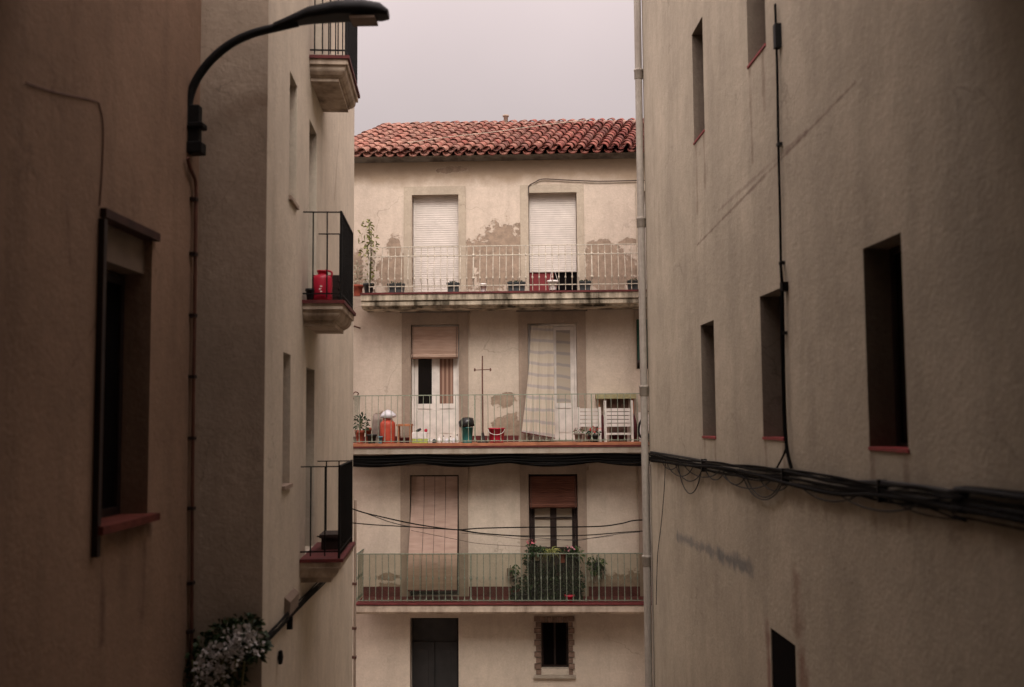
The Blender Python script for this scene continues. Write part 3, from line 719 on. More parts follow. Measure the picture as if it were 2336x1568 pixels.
# small orange table
a, b, zt_ = sp5(372, 490, 938, .42); D_ = .24
t = Thing(FA, ((a + b) / 2, -.42, F1), 'small_table', 'small orange brown wooden table next to the gas bottle', 'table')
t.part('tabletop', MB().box(a, b, -.42 - D_ / 2, -.42 + D_ / 2, zt_ - .045, zt_), M['orange_wood'], bevel=.004)
for sx in (0, 1):
    for sy in (-1, 1):
        xx = a + .02 + sx * (b - a - .07); yy = -.42 + sy * (D_ / 2 - .03)
        t.part('leg', MB().box(xx, xx + .035, yy - .016, yy + .016, F1, zt_ - .046), M['orange_wood'])
for zx0, zx1, nm in ((392, 425, 'left'), (432, 470, 'right')):
    a2, b2, z2 = sp5(zx0, zx1, 1035, .40)
    lathe_pot(FA, (a2 + b2) / 2, -.40, F1, (b2 - a2) / 2, .11, M['maroon'], 'flower_pot', 'dark red small pot under the orange table, the %s one of two' % ('gas bottle side' if nm == 'left' else 'door side'), 'pot', None, 'small dark red pots under the table')
# cartons
a, b, zt_ = sp5(490, 606, 1000, .5)
t = Thing(FA, ((a + b) / 2, -.5, F1), 'carton', 'white and lime green carton lying in front of the white door', 'box')
t.part('carton_body', MB().box(a, b, -.57, -.43, F1, F1 + .085), M['lime'], bevel=.006); t.part('lid', MB().box(a - .003, b - .02, -.573, -.427, F1 + .086, zt_), M['white_plastic'], bevel=.006)
x, z_ = FA.P(*z5(536, 982), .5)
sh = MB(); pts = [(x - .05, -.5, zt_ + .02), (x - .01, -.5, zt_ + .035), (x + .045, -.5, zt_ + .065)]
sh.tube(pts, [.022, .03, .02], 8)
single(FA, (x, -.5, zt_ + .002), 'shoe', sh, M['black_bag'], 'small dark shoe lying on the lime green carton', 'shoe')
x, z_ = FA.P(*z5(590, 988), .5)
single(FA, (x, -.5, zt_ + .002), 'sponge', MB().lathe([(.022, 0), (.032, .02), (.03, .05), (.012, .065)], x, -.5, zt_ + .002, 10), M['red_plastic'], 'little red sponge on the edge of the carton', 'sponge')
BT = [(622, .05, .10, 'white_plastic'), (652, .04, .09, 'pot_slate'), (690, .045, .12, 'white_plastic'), (722, .03, .14, 'white_plastic'), (748, .04, .10, 'white_bag'), (776, .03, .13, 'white_plastic'), (800, .036, .11, 'white_bag'), (824, .028, .16, 'white_plastic')]
desc = ['squat white tub nearest the lime green carton', 'squat slate tub among the white bottles', 'wide white bottle, middle of the row before the door', 'slim white bottle beside the wide one', 'short greyish white tub in the row of bottles', 'slim white bottle between two greyish tubs', 'low greyish white tub near the teal bucket', 'tallest slim bottle, right against the teal bucket']
for (zx, r, h, mt), ds in zip(BT, desc):
    x = FA.P(*z5(zx, 1050), .56)[0]; y = -.56 + R.uniform(-.03, .03)
    t = Thing(FA, (x, y, F1), 'cleaning_bottle', ds, 'bottle', 'bottles and tubs before the white door')
    t.part('bottle_body', MB().lathe([(r * .9, 0), (r, .01), (r, h * .6), (r * .45, h * .8), (r * .4, h * .9)], x, y, F1, 12), M[mt])
    t.part('cap', MB().lathe([(r * .48, h * .9), (r * .48, h), (r * .4, h + .005)], x, y, F1, 10), M['rust'] if r < .035 else M['white_plastic'])
# teal bucket with black bag
a, b, zt_ = sp5(855, 945, 968, .55); cx = (a + b) / 2; r = (b - a) / 2
t = Thing(FA, (cx, -.55, F1), 'teal_bucket', 'teal plastic bucket standing beside the rusty pole', 'bucket')
t.part('bucket_body', MB().lathe([(r * .78, 0), (r, zt_ - F1), (r * 1.06, zt_ - F1), (r * 1.06, zt_ - F1 + .015), (r * .95, zt_ - F1 + .01), (.01, zt_ - F1 - .02)], cx, -.55, F1, 20), M['teal'])
hb = zt_ - F1
mb = MB().lathe([(r * .9, 0), (r * 1.28, .015), (r * 1.32, .06), (r * 1.25, .11), (r * .95, .17), (r * .4, .185)], cx - .01, -.55, F1 + hb + .016, 18)
for i, p in enumerate(mb.v): mb.v[i] = (p[0] + R.uniform(-.02, .02), p[1] + R.uniform(-.02, .02), p[2] + R.uniform(-.004, .012) + .05 * (p[0] - cx))
single(FA, (cx, -.55, F1 + hb + .016), 'bin_bag', mb, M['black_bag'], 'black bin bag stuffed on top of the teal bucket', 'bag')
# rusty pole with crossbar
x, zt_ = FA.P(*z5(1015, 425), .5); zc = FA.P(*z5(1015, 530), .5)[1]; xa = FA.P(*z5(957, 530), .5)[0]; xz = FA.P(*z5(1075, 530), .5)[0]
t = Thing(FA, (x, -.5, F1), 'metal_pole', 'rusty pole with a short crossbar standing on the middle balcony', 'pole')
t.part('upright', MB().tube([(x, -.5, F1 + .02), (x - .004, -.5, zc), (x, -.5, zt_)], [.016, .014, .012], 8), M['rust'])
t.part('crossbar', MB().tube([(xa, -.5, zc - .005), (x, -.52, zc), (xz, -.5, zc + .006)], .009, 6).lathe([(.012, -.03), (.02, 0), (.012, .03)], xa, -.5, zc, 8).lathe([(.012, -.03), (.02, 0), (.012, .03)], xz, -.5, zc, 8), M['rust'])
t.part('foot', MB().lathe([(.11, 0), (.11, .02), (.05, .05), (.03, .15), (.018, .2)], x, -.5, F1, 14), M['dark_wood'])
# red bucket
a, b, zt_ = sp5(1060, 1184, 968, .55); cx = (a + b) / 2; r = (b - a) / 2; hb = zt_ - F1
t = Thing(FA, (cx, -.55, F1), 'red_bucket', 'bright red plastic bucket right of the rusty pole', 'bucket')
t.part('bucket_body', MB().lathe([(r * .8, 0), (r * .97, hb * .92), (r * 1.02, hb * .92), (r * 1.02, hb), (r * .95, hb), (.01, hb * .75)], cx, -.55, F1, 22), M['red_plastic'])
t.part('handle', MB().tube([(cx + r * math.cos(q), -.55 - r * .98, F1 + hb * .93 - .11 * math.sin(q)) for q in [math.pi * k / 12 for k in range(13)]], .005, 5), M['white_plastic'])
# white slatted folding chairs
def chair(zx0, zx1, zy_top, zy_s0, zy_s1, o, label, nslat=5, st=None):
    a, b, zt_ = sp5(zx0, zx1, zy_top, o); zs1 = FA.P(*z5(zx0, zy_s0), o)[1]; zs0 = FA.P(*z5(zx0, zy_s1), o)[1]
    t = Thing(FA, ((a + b) / 2, -o, F1), 'folding_chair', label, 'chair', 'white slatted folding chairs')
    w = .05
    for xx in (a, b - w):
        t.part('leg', MB().add([(xx, -o - .07, F1), (xx + w, -o - .07, F1), (xx + w, -o - .035, F1), (xx, -o - .035, F1), (xx, -o, zt_), (xx + w, -o, zt_), (xx + w, -o + .035, zt_), (xx, -o + .035, zt_)], [(0, 1, 2, 3), (4, 5, 6, 7), (0, 1, 5, 4), (1, 2, 6, 5), (2, 3, 7, 6), (3, 0, 4, 7)]), M['white_wood'])
        x2 = xx + (w + .01 if xx == a else -w - .01)
        t.part('leg', MB().add([(x2, -o + .16, F1), (x2 + w, -o + .16, F1), (x2 + w, -o + .195, F1), (x2, -o + .195, F1), (x2, -o - .0, zs0 + .1), (x2 + w, -o, zs0 + .1), (x2 + w, -o + .035, zs0 + .1), (x2, -o + .035, zs0 + .1)], [(0, 1, 2, 3), (4, 5, 6, 7), (0, 1, 5, 4), (1, 2, 6, 5), (2, 3, 7, 6), (3, 0, 4, 7)]), M['white_wood'])
    mb = MB(); hs = (zs1 - zs0) / nslat
    for k in range(nslat):
        z = zs0 + k * hs; yo = -o - .065 + .065 * (z - F1) / (zt_ - F1)
        mb.box(a + w + .001, b - w - .001, yo, yo + .02, z, z + hs - .014)
    t.part('slats', mb, M['white_wood'])
    for zy in (st or ()):
        mb = MB(); z = FA.P(*z5(zx0, zy), o)[1]; mb.box(a + w + .001, b - w - .001, -o - .055, -o - .03, z - .02, z + .02)
    t.part('stretcher', mb, M['white_wood'])
chair(1728, 1906, 812, 815, 958, .40, 'white slatted chair beside the open door, behind the red geranium pot', 5, (1003,))
chair(1926, 2146, 762, 815, 958, .50, 'taller white slatted folding chair under the olive edged table', 5, (1012,))
chair(2188, 2380, 850, 862, 990, .34, 'white chair mostly hidden behind the grey drainpipe', 5, (1030,))
# folded table with olive edge
a, b, zt_ = sp5(1865, 2166, 712, .16); zl = FA.P(*z5(1900, 750), .16)[1]
t = Thing(FA, ((a + b) / 2, -.16, F1), 'narrow_table', 'narrow table with olive green edge standing against the wall behind the chairs', 'table')
t.part('tabletop', MB().box(a, b, -.32, -.02, zl, zt_), M['olive_cloth'], bevel=.006)
a2 = FA.P(*z5(1952, 800), .12)[0]; b2 = FA.P(*z5(2112, 800), .12)[0]; zk = FA.P(*z5(1952, 816), .12)[1]
t.part('apron', MB().box(a2, b2, -.15, -.1, zk - .5, zl - .001), M['brown_cloth'])
for xx in (a + .04, b - .08): t.part('leg', MB().box(xx, xx + .04, -.2, -.16, F1, zl - .001), M['orange_wood'])
for zx0, zx1, ds in ((1900, 1932, 'dark maroon folded parasol between the two white chairs'), (2138, 2170, 'dark maroon folded parasol right of the taller white chair')):
    a, b, zt_ = sp5(zx0, zx1, 870, .30); cx = (a + b) / 2; hh = zt_ - F1
    t = Thing(FA, (cx, -.30, F1), 'folded_parasol', ds, 'parasol', 'folded parasols on the middle balcony')
    t.part('canopy', MB().lathe([(.03, .05), (.062, .1), (.066, .3), (.045, hh * .8), (.015, hh)], cx, -.30, F1, 8), M['maroon'])
    t.part('shaft', MB().tube([(cx, -.30, F1), (cx, -.30, F1 + hh + .03)], .009, 6), M['dark_wood'])
# flowers
t, x, zt_ = pot5(1704, 1768, 1005, .6, 'grey_sack', 'grey pot with a small reddish plant before the first white chair', 'potted_plant', 'potted plant')
foliage(t, x, -.6, zt_ + .03, .09, .05, 40, .05, .03, 'leaf_mid'); foliage(t, x, -.6, zt_ + .07, .08, .04, 16, .035, .03, 'petal_mauve', 'flowers')
t, x, zt_ = pot5(1812, 1896, 1018, .6, 'pot_dark', 'black pot of bright red geraniums in front of the chairs', 'potted_plant', 'potted plant')
foliage(t, x, -.6, zt_ + .03, .12, .06, 70, .05, .04, 'leaf_dark')
t.part('flower_head', MB().clump((x - .02, -.63, zt_ + .10), .05, .04, .06, 34, .035, .035), M['petal_red'])
t.part('flower_head', MB().clump((x + .11, -.63, zt_ + .11), .03, .03, .03, 12, .03, .03), M['petal_red'])
# black hose hanging at the pipe
pts = [FA.P(*z5(zx, zy), .6) for zx, zy in ((2262, 838), (2238, 860), (2215, 900), (2196, 940), (2190, 985), (2196, 1020), (2216, 1045))]
hs = MB().tube(smooth_path([(a, -.6, max(b, F1 + .05)) for a, b in pts], 4), .022, 8)
hs.lathe([(.05, 0), (.10, .03), (.10, .12), (.05, .16)], pts[-1][0] + .10, -.6, F1, 14)
single(FA, (pts[-1][0] + .1, -.6, F1), 'rubber_hose', hs, M['black_bag'], 'thick black hose curling up beside the grey drainpipe', 'hose')

# ---------------- things on the lowest balcony
F2 = FL[2] + .002
def sp6(zx0, zx1, zy, o): a, zt_ = FA.P(*z6(zx0, zy), o); b = FA.P(*z6(zx1, zy), o)[0]; return a, b, zt_
def stand(zx0, zx1, zy_top, o, label, mat, leafmat, rx, rz, n, L, w, fl=None, ph=.2, droop=.3):
    a, b, zt_ = sp6(zx0, zx1, zy_top, o); cx = (a + b) / 2
    t = Thing(FA, (cx, -o, F2), 'plant_stand', label, 'potted plant', 'tall plants on the lowest balcony')
    t.part('stand', MB().tube([(cx - .08, -o, F2), (cx - .03, -o, zt_ - ph)], .01, 5).tube([(cx + .08, -o, F2), (cx + .03, -o, zt_ - ph)], .01, 5).tube([(cx, -o + .09, F2), (cx, -o + .03, zt_ - ph)], .01, 5), M['iron'])
    r = (b - a) / 2
    t.part('pot', MB().lathe([(r * .7, 0), (r, ph * .85), (r * 1.08, ph * .85), (r * 1.08, ph), (.01, ph * .95)], cx, -o, zt_ - ph, 14), M[mat])
    t.part('leaves', MB().clump((cx, -o, zt_ + rz * .5), rx, rx * .8, rz, n, L, w, droop), M[leafmat])
    if fl: t.part('flowers', MB().clump((cx + fl[1], -o - .03, zt_ + fl[2]), .09, .06, .05, 30, .045, .035), M[fl[0]])
    return t
stand(1352, 1412, 640, .45, 'pink flowered plant on a stand, first of the row by the dark door', 'pot_dark', 'leaf_dark', .14, .26, 150, .08, .05, ('petal_pink', .0, .40))
stand(1400, 1446, 570, .62, 'round bushy plant in a beige pot against the dark door', 'surround', 'leaf_dark', .17, .08, 130, .08, .045, None, .14)
t = stand(1500, 1560, 590, .5, 'arching spider plant with thin light green leaves', 'pot_dark', 'leaf_yellow', .05, .06, 10, .1, .012)
lf = MB(); a, b = FA.P(*z6(1530, 560), .5)
for k in range(46):
    q = R.uniform(0, 6.28); L = R.uniform(.16, .30); up = R.uniform(.3, 1.2)
    p = [(a + math.cos(q) * L * s_, -.5 + math.sin(q) * L * s_ * .7, b + up * L * s_ - 1.1 * L * s_ * s_ * (1.3 - .3 * up)) for s_ in (0, .35, .7, 1)]
    lf.tube(p, [.006, .008, .006, .001], 4)
t.part('arching_leaves', lf, M['leaf_yellow'])
stand(1590, 1642, 570, .6, 'leafy plant in a pinkish pot near the right pane of the dark door', 'terracotta', 'leaf_dark', .08, .03, 24, .06, .03, None, .18)
stand(1640, 1690, 590, .5, 'mauve flowered plant standing among dark leaves', 'pot_dark', 'leaf_dark', .13, .10, 90, .07, .045, ('petal_mauve', 0, .14))
stand(1700, 1750, 600, .45, 'light green tufted plant, last of the row by the dark door', 'pot_dark', 'leaf_mid', .12, .12, 90, .1, .03)
for (zx, zy, rx, rz, n, ds) in ((1400, 790, .2, .35, 260, 'dense dark green bush filling the balcony below the pink flowers'), (1500, 800, .22, .36, 280, 'dense dark bush below the spider plant'), (1600, 790, .22, .36, 280, 'dense dark bush below the pinkish pot'), (1700, 800, .2, .36, 260, 'dense dark bush at the right jamb of the dark door')):
    a, b = FA.P(*z6(zx, zy), .4)
    t = lathe_pot(FA, a, -.4, F2, .14, .22, M['pot_dark'], 'potted_bush', ds, 'potted plant', None, 'dark bushes on the lowest balcony')
    t.part('leaves', MB().clump((a, -.4, b), rx, .18, rz, n, .10, .055), M['leaf_dark'])
t_, x, zt_ = None, *FA.P(*z6(1670, 895), .66)
t = lathe_pot(FA, x, -.6, F2, .10, .13, M['red_plastic'], 'flower_pot', 'small red pot at the foot of the dark bushes', 'pot')
t.part('leaves', MB().clump((x, -.6, F2 + .16), .06, .05, .03, 16, .05, .03), M['leaf_dark'])
# hanging plants on the wall
def wallpot(zx0, zx1, zy0, zy1, label, mat, parts, group=None):
    a, zt_ = FA.P(*z6(zx0, zy0), .12); b, zb = FA.P(*z6(zx1, zy1), .12)
    t = Thing(FA, ((a + b) / 2, -.02, zb), 'wall_pot', label, 'wall pot', 'pots hung on the wall of the lowest balcony')
    t.part('pot', MB().taper(a, b, -.15, -.03, zb, zt_, 1.12), M[mat])
    t.part('hook', MB().tube([((a + b) / 2, -.001, zt_ + .05), ((a + b) / 2, -.04, zt_ + .02), ((a + b) / 2, -.04, zt_ - .03)], .006, 5), M['iron'])
    for (zx, zy, rx, rz, n, lm) in parts:
        p, q = FA.P(*z6(zx, zy), .16); t.part('leaves', MB().clump((p, -.16, q), rx, .08, rz, n, .075, .045, .6), M[lm])
wallpot(1842, 1905, 640, 712, 'hanging pot overflowing with green leaves right of the dark door', 'pot_dark', [(1870, 640, .16, .12, 110, 'leaf_mid'), (1835, 690, .07, .1, 40, 'leaf_mid'), (1905, 690, .07, .1, 40, 'leaf_dark'), (1800, 640, .03, .03, 8, 'leaf_dark')])
wallpot(1202, 1248, 688, 742, 'small grey wall pot with one dark trailing plant left of the dark door', 'meter', [(1265, 700, .06, .09, 45, 'leaf_mid'), (1270, 760, .05, .10, 40, 'leaf_dark')])
for zx, zy, rx, ds in ((1275, 885, .12, 'low dark green plant in a black pot at the bottom of the railing'), (1330, 860, .13, 'taller dark plant in a black pot beside the bushes')):
    a, b = FA.P(*z6(zx, zy), .5)
    t = lathe_pot(FA, a, -.5, F2, .11, .14, M['pot_dark'], 'potted_plant', ds, 'potted plant')
    t.part('leaves', MB().clump((a, -.5, b + .03), rx, .12, .14, 80, .08, .05), M['leaf_dark'])

# ---------------- cables on and before the facing house
pts = [(*FA.P(*z4(zx, zy)),) for zx, zy in ((2330, 512), (2200, 510), (1900, 517), (1650, 508), (1470, 500), (1410, 525), (1365, 552), (1362, 590), (1362, 625))]
single(FA, (0, 0, 0), 'wall_cable', MB().tube(smooth_path([(a, -.034, b) for a, b in pts], 4), .011, 6), M['cable_brown'], 'thin brown cable running along the wall above the right upper shutter', 'cable')
mb = MB()
for k in range(12):
    y0_ = -.72 + .012 * (k % 3); z0_ = FL[1] - .222 - .014 * k; ph = R.uniform(0, 6)
    pts = []
    for i in range(41):
        f = i / 40; xx = b2x + .12 + f * (xe - b2x - .2); sg = abs(math.sin(f * math.pi * 5 + .5)) * (.012 + .0055 * k)
        pts.append((xx, y0_ + .008 * math.sin(i + ph), z0_ - sg + .006 * math.sin(i * .7 + ph)))
    mb.tube(pts, .0155, 6)
single(FA, (b2x, -.7, FL[1] - .3), 'cable_bundle', mb, M['cable'], 'thick sagging bundle of black cables along the underside of the middle balcony', 'cables')
wp = MB().tube(smooth_path([FA.loc(W(*p, 22.2 + k)) for k, p in enumerate([(930, 345), (1060, 322), (1200, 306), (1340, 287)])], 5), .012, 5)
rp = [(930, 347, .30), (1020, 331, .9), (1130, 315, 1.5), (1240, 300, 2.3), (1345, 286, 3.0)]
wp = MB().tube(smooth_path([(FA.P(u, v, -(ye + l))[0], ye + l, zr + l / tdy * PIT + .17) for u, v, l in rp], 5), .007, 5)
single(FA, (0, 0, zr), 'roof_wire', wp, M['surround'], 'pale wire lying diagonally across the red roof tiles', 'wire')
# wall lamp scroll by the railing end
a, b = FA.P(*z5(60, 720), .05)
t = Thing(FA, (a, 0, b), 'wall_lantern', 'small dark wall bracket with a curl beside the middle balcony railing', 'bracket')
t.part('bracket', MB().tube(smooth_path([(a - .05, -.02, b - .08), (a - .04, -.12, b), (a + .02, -.16, b + .06), (a + .08, -.14, b + .03), (a + .05, -.12, b - .01)], 4), .012, 6), M['rust'])
a, b = FA.P(*z5(70, 210), .02)
single(FA, (a, 0, b), 'wall_bracket', MB().tube([(a - .1, -.005, b + .015), (a - .02, -.12, b + .01), (a + .07, -.02, b - .02)], .018, 6), M['rust'], 'short dark iron bracket on the wall under the top balcony corner', 'bracket')

# ================================================================== RIGHT HOUSE
x_far = RT.P(1480, 952)[0]
def rx(u, v=952): return RT.P(u, v)[0]
W1 = (rx(1602), rx(1633), RT.P(1634, 1003)[1], RT.P(1628, 730)[1]); W2 = (rx(1740), rx(1788), RT.P(1788, 1007)[1], RT.P(1785, 655)[1])
W3 = (rx(1981), rx(2070), RT.P(2075, 1036)[1], RT.P(2062, 527)[1])
W4 = (rx(1745), rx(1800), -4.6, RT.P(1745, 1423)[1])
zu1 = RT.P(1598, 313)[1]; zu2 = RT.P(1726, 133)[1]
U1 = (rx(1596), rx(1622), zu1, zu1 + 1.5); U2 = (rx(1726), rx(1770), zu2, zu2 + 1.5)
sm0 = RT.P(1545, 1225); sm1 = RT.P(1640, 1265); sm2 = RT.P(1715, 1300)
cr0 = RT.P(1590, 560); cr1 = RT.P(1950, 190)
M['right_wall'] = plaster('right_render', (.53, .475, .37), .45, .34, soft=True, smears=[(W4[1] + .22, -4.6, W4[1] + .2, W4[3] - .1, .17, (.2, .1, .07), .7), (W4[0] - .09, -4.6, W4[0] - .09, W4[3], .09, (.2, .09, .07), .7), (W4[1] + .05, W4[3] + .55, W4[1] + .1, W4[3] + .2, .2, (.24, .15, .11), .55), (*sm0, *sm1, .085, (.17, .18, .175), .7), (*sm1, *sm2, .11, (.16, .17, .165), .8), (*cr0, *cr1, .022, (.18, .13, .1), .7), (*RT.P(1640, 480), *RT.P(1840, 300), .03, (.2, .15, .12), .5)] + [(op_[0] + f_ * (op_[1] - op_[0]), op_[2] - .05, op_[0] + f_ * (op_[1] - op_[0]) + .02, op_[2] - L_, .06, (.2, .15, .11), .55) for op_, f_, L_ in ((W1, .15, .5), (W1, .9, .35), (W2, .1, .5), (W2, .95, .45), (W3, .05, .45), (W3, .92, .5), (U1, .2, .9), (U1, .9, .7), (U2, .1, 1.0), (U2, .8, .6))] + [(*RT.P(1500, 1075), *RT.P(2330, 1215), .16, (.17, .13, .095), .5)])
rh = Thing(RT, (0, 0, 0), 'rendered_house', 'tall beige streaked house wall on the right with deep narrow windows', 'house')
rh.part('wall', wall_mb(x_far, 3.0, -8, 7.7, [W1, W2, W3, W4, U1, U2], .30, 3.2), M['right_wall'])
for op in (W1, W2, W3, U1, U2):
    w_ = rh.part('window', frame_mb(op[0] + .003, op[1] - .003, op[2] + .003, op[3] - .003, .05, .20, .25, .04), M['dark_wood'])
    rh.part('glass_pane', MB().box(op[0] + .05, op[1] - .05, .22, .23, op[2] + .05, op[3] - .05), M['glass'], w_)
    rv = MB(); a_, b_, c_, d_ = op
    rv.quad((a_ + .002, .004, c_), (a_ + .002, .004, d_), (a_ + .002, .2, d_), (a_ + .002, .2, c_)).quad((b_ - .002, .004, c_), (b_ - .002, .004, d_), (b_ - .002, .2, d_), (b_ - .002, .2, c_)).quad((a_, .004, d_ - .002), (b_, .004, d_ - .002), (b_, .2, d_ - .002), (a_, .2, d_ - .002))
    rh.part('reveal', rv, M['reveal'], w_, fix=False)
    if True:
        rh.part('sill', MB().box(op[0] + .004, op[1] + (.02 if op is W3 else -.004), -.012, .195, op[2] + .004, op[2] + .03), M['red_sill'], w_)
rh.part('dark_door', MB().box(W4[0] + .002, W4[1] - .002, .012, .05, -4.59, W4[3] - .002), M['dark'])
# drainpipe at its corner
pp = []
for u, v in ((1466, 20), (1472, 300), (1478, 700), (1483, 1000), (1487, 1300), (1491, 1560)): pp.append(RT.P(u, v, .08))
px = x_far + .03
t = Thing(RT, (px, -.08, -7), 'drainpipe', 'full height grey drainpipe at the corner of the right hand house', 'drainpipe')
t.part('pipe', MB().tube([(px, -.08, -7.2), (px, -.08, 7.65)], .062, 14), M['grey_pipe'])
for v in (120, 487, 890, 1283):
    z = RT.P(1480, v, .08)[1]
    t.part('collar', MB().lathe([(.064, -.09), (.074, -.08), (.074, .05), (.08, .055), (.08, .085), (.064, .09)], px, -.08, z, 14).box(px - .01, px + .01, -.02, -.0005, z - .02, z + .02), M['grey_pipe'])
t2 = Thing(RT, (px + .16, -.02, -2), 'thin_conduit', 'thin conduit beside the grey drainpipe', 'conduit')
t2.part('pipe', MB().tube([(px + .13, -.02, -7.2), (px + .13, -.02, FL[1] - .3)], .013, 6), M['grey_pipe'])
# vertical cable
vp = [RT.P(u, v, .03) for u, v in ((1768, 10), (1770, 70), (1773, 180), (1776, 330), (1779, 480), (1782, 600), (1785, 655), (1787, 760), (1789, 880), (1793, 980), (1797, 1030), (1806, 1068))]
t = Thing(RT, (vp[-1][0], -.03, vp[-1][1]), 'hanging_cable', 'black cable running down the right wall past the middle window', 'cable')
vpts = [(a + R.uniform(-.008, .008), -.03, b) for a, b in vp]
t.part('strand', MB().tube(smooth_path(vpts, 4), .0125, 6), M['cable'])
t.part('strand', MB().tube(smooth_path([(a + .02 + R.uniform(-.012, .012), -.045, b) for a, b in vp[5:]], 4), .013, 6), M['cable'])
q = RT.P(1779, 1068, .03); t.part('strand', MB().tube(smooth_path([(vp[9][0], -.04, vp[9][1]), (vp[10][0] - .03, -.04, vp[10][1] + .02), (q[0] - .06, -.04, q[1])], 5), .010, 6), M['cable'])
a, b = RT.P(1784, 655, .05); t.part('junction_box', MB().box(a - .035, a + .04, -.06, -.002, b - .04, b + .045), M['cable'])
a, b = RT.P(1768, 80, .05); t.part('junction_box', MB().box(a - .03, a + .045, -.06, -.002, b - .13, b + .10), M['lamp'])
for k in range(3, 9, 2): a, b = vp[k]; t.part('clip', MB().box(a - .03, a + .03, -.045, -.001, b - .015, b + .015), M['cable_grey'])
# wall cable bundle
top = [(1483, 1034), (1560, 1046), (1640, 1056), (1720, 1066), (1800, 1076), (1900, 1090), (2000, 1102), (2100, 1112), (2200, 1122), (2336, 1136)]
bot = [(1483, 1054), (1560, 1062), (1640, 1077), (1720, 1092), (1800, 1106), (1900, 1124), (2000, 1140), (2100, 1162), (2200, 1186), (2336, 1206)]
t = Thing(RT, (rx(1900), -.05, -.7), 'cable_bundle', 'thick bundle of black cables with drooping loops along the right wall', 'cables')
P_t = [RT.P(u, v, .04) for u, v in top]; P_b = [RT.P(u, v, .04) for u, v in bot]
for k in range(15):
    f = k / 14; mb = MB(); ph = R.uniform(0, 6); jj = [R.gauss(0, .016) for _ in P_t]
    pts = [(a[0] + (b[0] - a[0]) * f, -.02 - .022 * R.random() - .02 * (k % 2), a[1] + (b[1] - a[1]) * f + jj[i]) for i, (a, b) in enumerate(zip(P_t, P_b))]
    pts.append((2.6, -.03, pts[-1][2] - .02))
    mb.tube(smooth_path(pts, 8), R.choice([.005, .007, .009, .012, .018]), 6); t.part('strand', mb, M['cable'] if k % 4 else M['cable_grey'])
for (u0_, u1_, dv, k) in ((1540, 1602, 34, 0), (1546, 1600, 62, 1), (1608, 1650, 22, 2), (1650, 1700, 26, 3), (1692, 1785, 50, 4), (1700, 1780, 44, 5), (1510, 1545, 14, 6), (1560, 1640, 20, 7), (1640, 1760, 30, 8), (1730, 1800, 26, 9), (1520, 1580, 26, 10), (1820, 1960, 30, 11), (1900, 2100, 34, 12)):
    va = 1052 + (u0_ - 1494) * .155; vb = 1052 + (u1_ - 1494) * .155
    pts = [RT.P(u0_ + (u1_ - u0_) * i / 8, va + (vb - va) * i / 8 + dv * (1 - (2 * i / 8 - 1) ** 2) ** (.8), .05) for i in range(9)]
    t.part('loop', MB().tube(smooth_path([(a, -.045, b) for a, b in pts], 3), .0075, 5), M['cable_grey'])
for u in (1605, 1790, 2010):
    a0 = RT.P(u, 1036 + (u - 1494) * .119, .04); mb = MB().box(a0[0] - .008, a0[0] + .008, -.07, -.001, a0[1] - .15, a0[1] + .01); t.part('clip', mb, M['cable_grey'])
mb = MB(); pts = [RT.P(u, v, .03) for u, v in ((1518, 1050), (1515, 1120), (1508, 1200), (1500, 1270), (1497, 1380))]
single(RT, (pts[0][0], -.03, pts[-1][1]), 'loose_wire', MB().tube(smooth_path([(a, -.03, b) for a, b in pts], 4), .006, 5), M['cable_grey'], 'loose thin wire dangling from the cable bundle near the drainpipe', 'wire')

# ================================================================== LEFT BALCONY HOUSE
xc0_, xcf = LC.P(603, 900)[0], LC.P(806, 900)[0]
def lx(u, v=952): return LC.P(u, v)[0]
S1 = (lx(660, 330), lx(677, 330), LC.P(675, 470)[1], LC.P(661, 160)[1]); S2 = (lx(645), lx(662), LC.P(662, 1103)[1], LC.P(646, 803)[1])
bal = []
for (ul, vl, uf, vf) in ((705.5, 126, 819.5, 226), (689, 685, 810, 732), (683, 1277, 808.5, 1244)):
    xn, zz = LC.P(ul, vl); xfar = LC.P(uf, vf, .46)[0]; bal.append((xn, max(xfar, xn + 1.3), zz))
doors = [(x0 + .42, x0 + 1.12, z, z + 2.2) for x0, x1, z in bal]
doors[1] = (lx(705, 400), lx(722, 400), bal[1][2], LC.P(710, 280)[1]); doors[2] = (lx(698), lx(717), bal[2][2], LC.P(700, 838)[1])
lh = Thing(LC, (0, 0, 0), 'balcony_house', 'pale house on the left with three small iron balconies in a column', 'house')
M['c_wall2'] = plaster('left_render', (.60, .53, .415), .35, .25, soft=True, smears=[(lx(760), LC.P(760, 450)[1], lx(770), LC.P(770, 300)[1], .06, (.3, .24, .19), .6)])
lw = wall_mb(xc0_, xcf, -8, 7.7, [S1, S2] + doors, .30, 2.6)
lh.part('wall', lw, M['c_wall2'])
# its gable end faces down the lane: grey render, butted 3 mm proud of the end
bx0 = xc0_ - .004
lh.part('gable_wall', MB().quad((bx0, -.003, -8), (bx0, 2.5, -8), (bx0, 2.5, 7.7), (bx0, -.003, 7.7)), M['g_wall'])
for op in (S1, S2):
    w_ = lh.part('window', frame_mb(op[0] + .003, op[1] - .003, op[2] + .003, op[3] - .003, .04, .22, .26), M['dark_wood'])
    lh.part('glass_pane', MB().box(op[0] + .04, op[1] - .04, .235, .245, op[2] + .04, op[3] - .04), M['glass'], w_)
    lh.part('sill', MB().box(op[0] - .02, op[1] + .02, -.03, .2, op[2] - .035, op[2] + .004), M['surround_dark'], w_)
for op in doors:
    d = lh.part('balcony_door', frame_mb(op[0] + .003, op[1] - .003, op[2] + .003, op[3] - .003, .06, .20, .25, .06), M['dark_wood'])
    lh.part('glass_pane', MB().box(op[0] + .06, op[1] - .06, .22, .23, op[2] + .06, op[3] - .06), M['glass'], d)
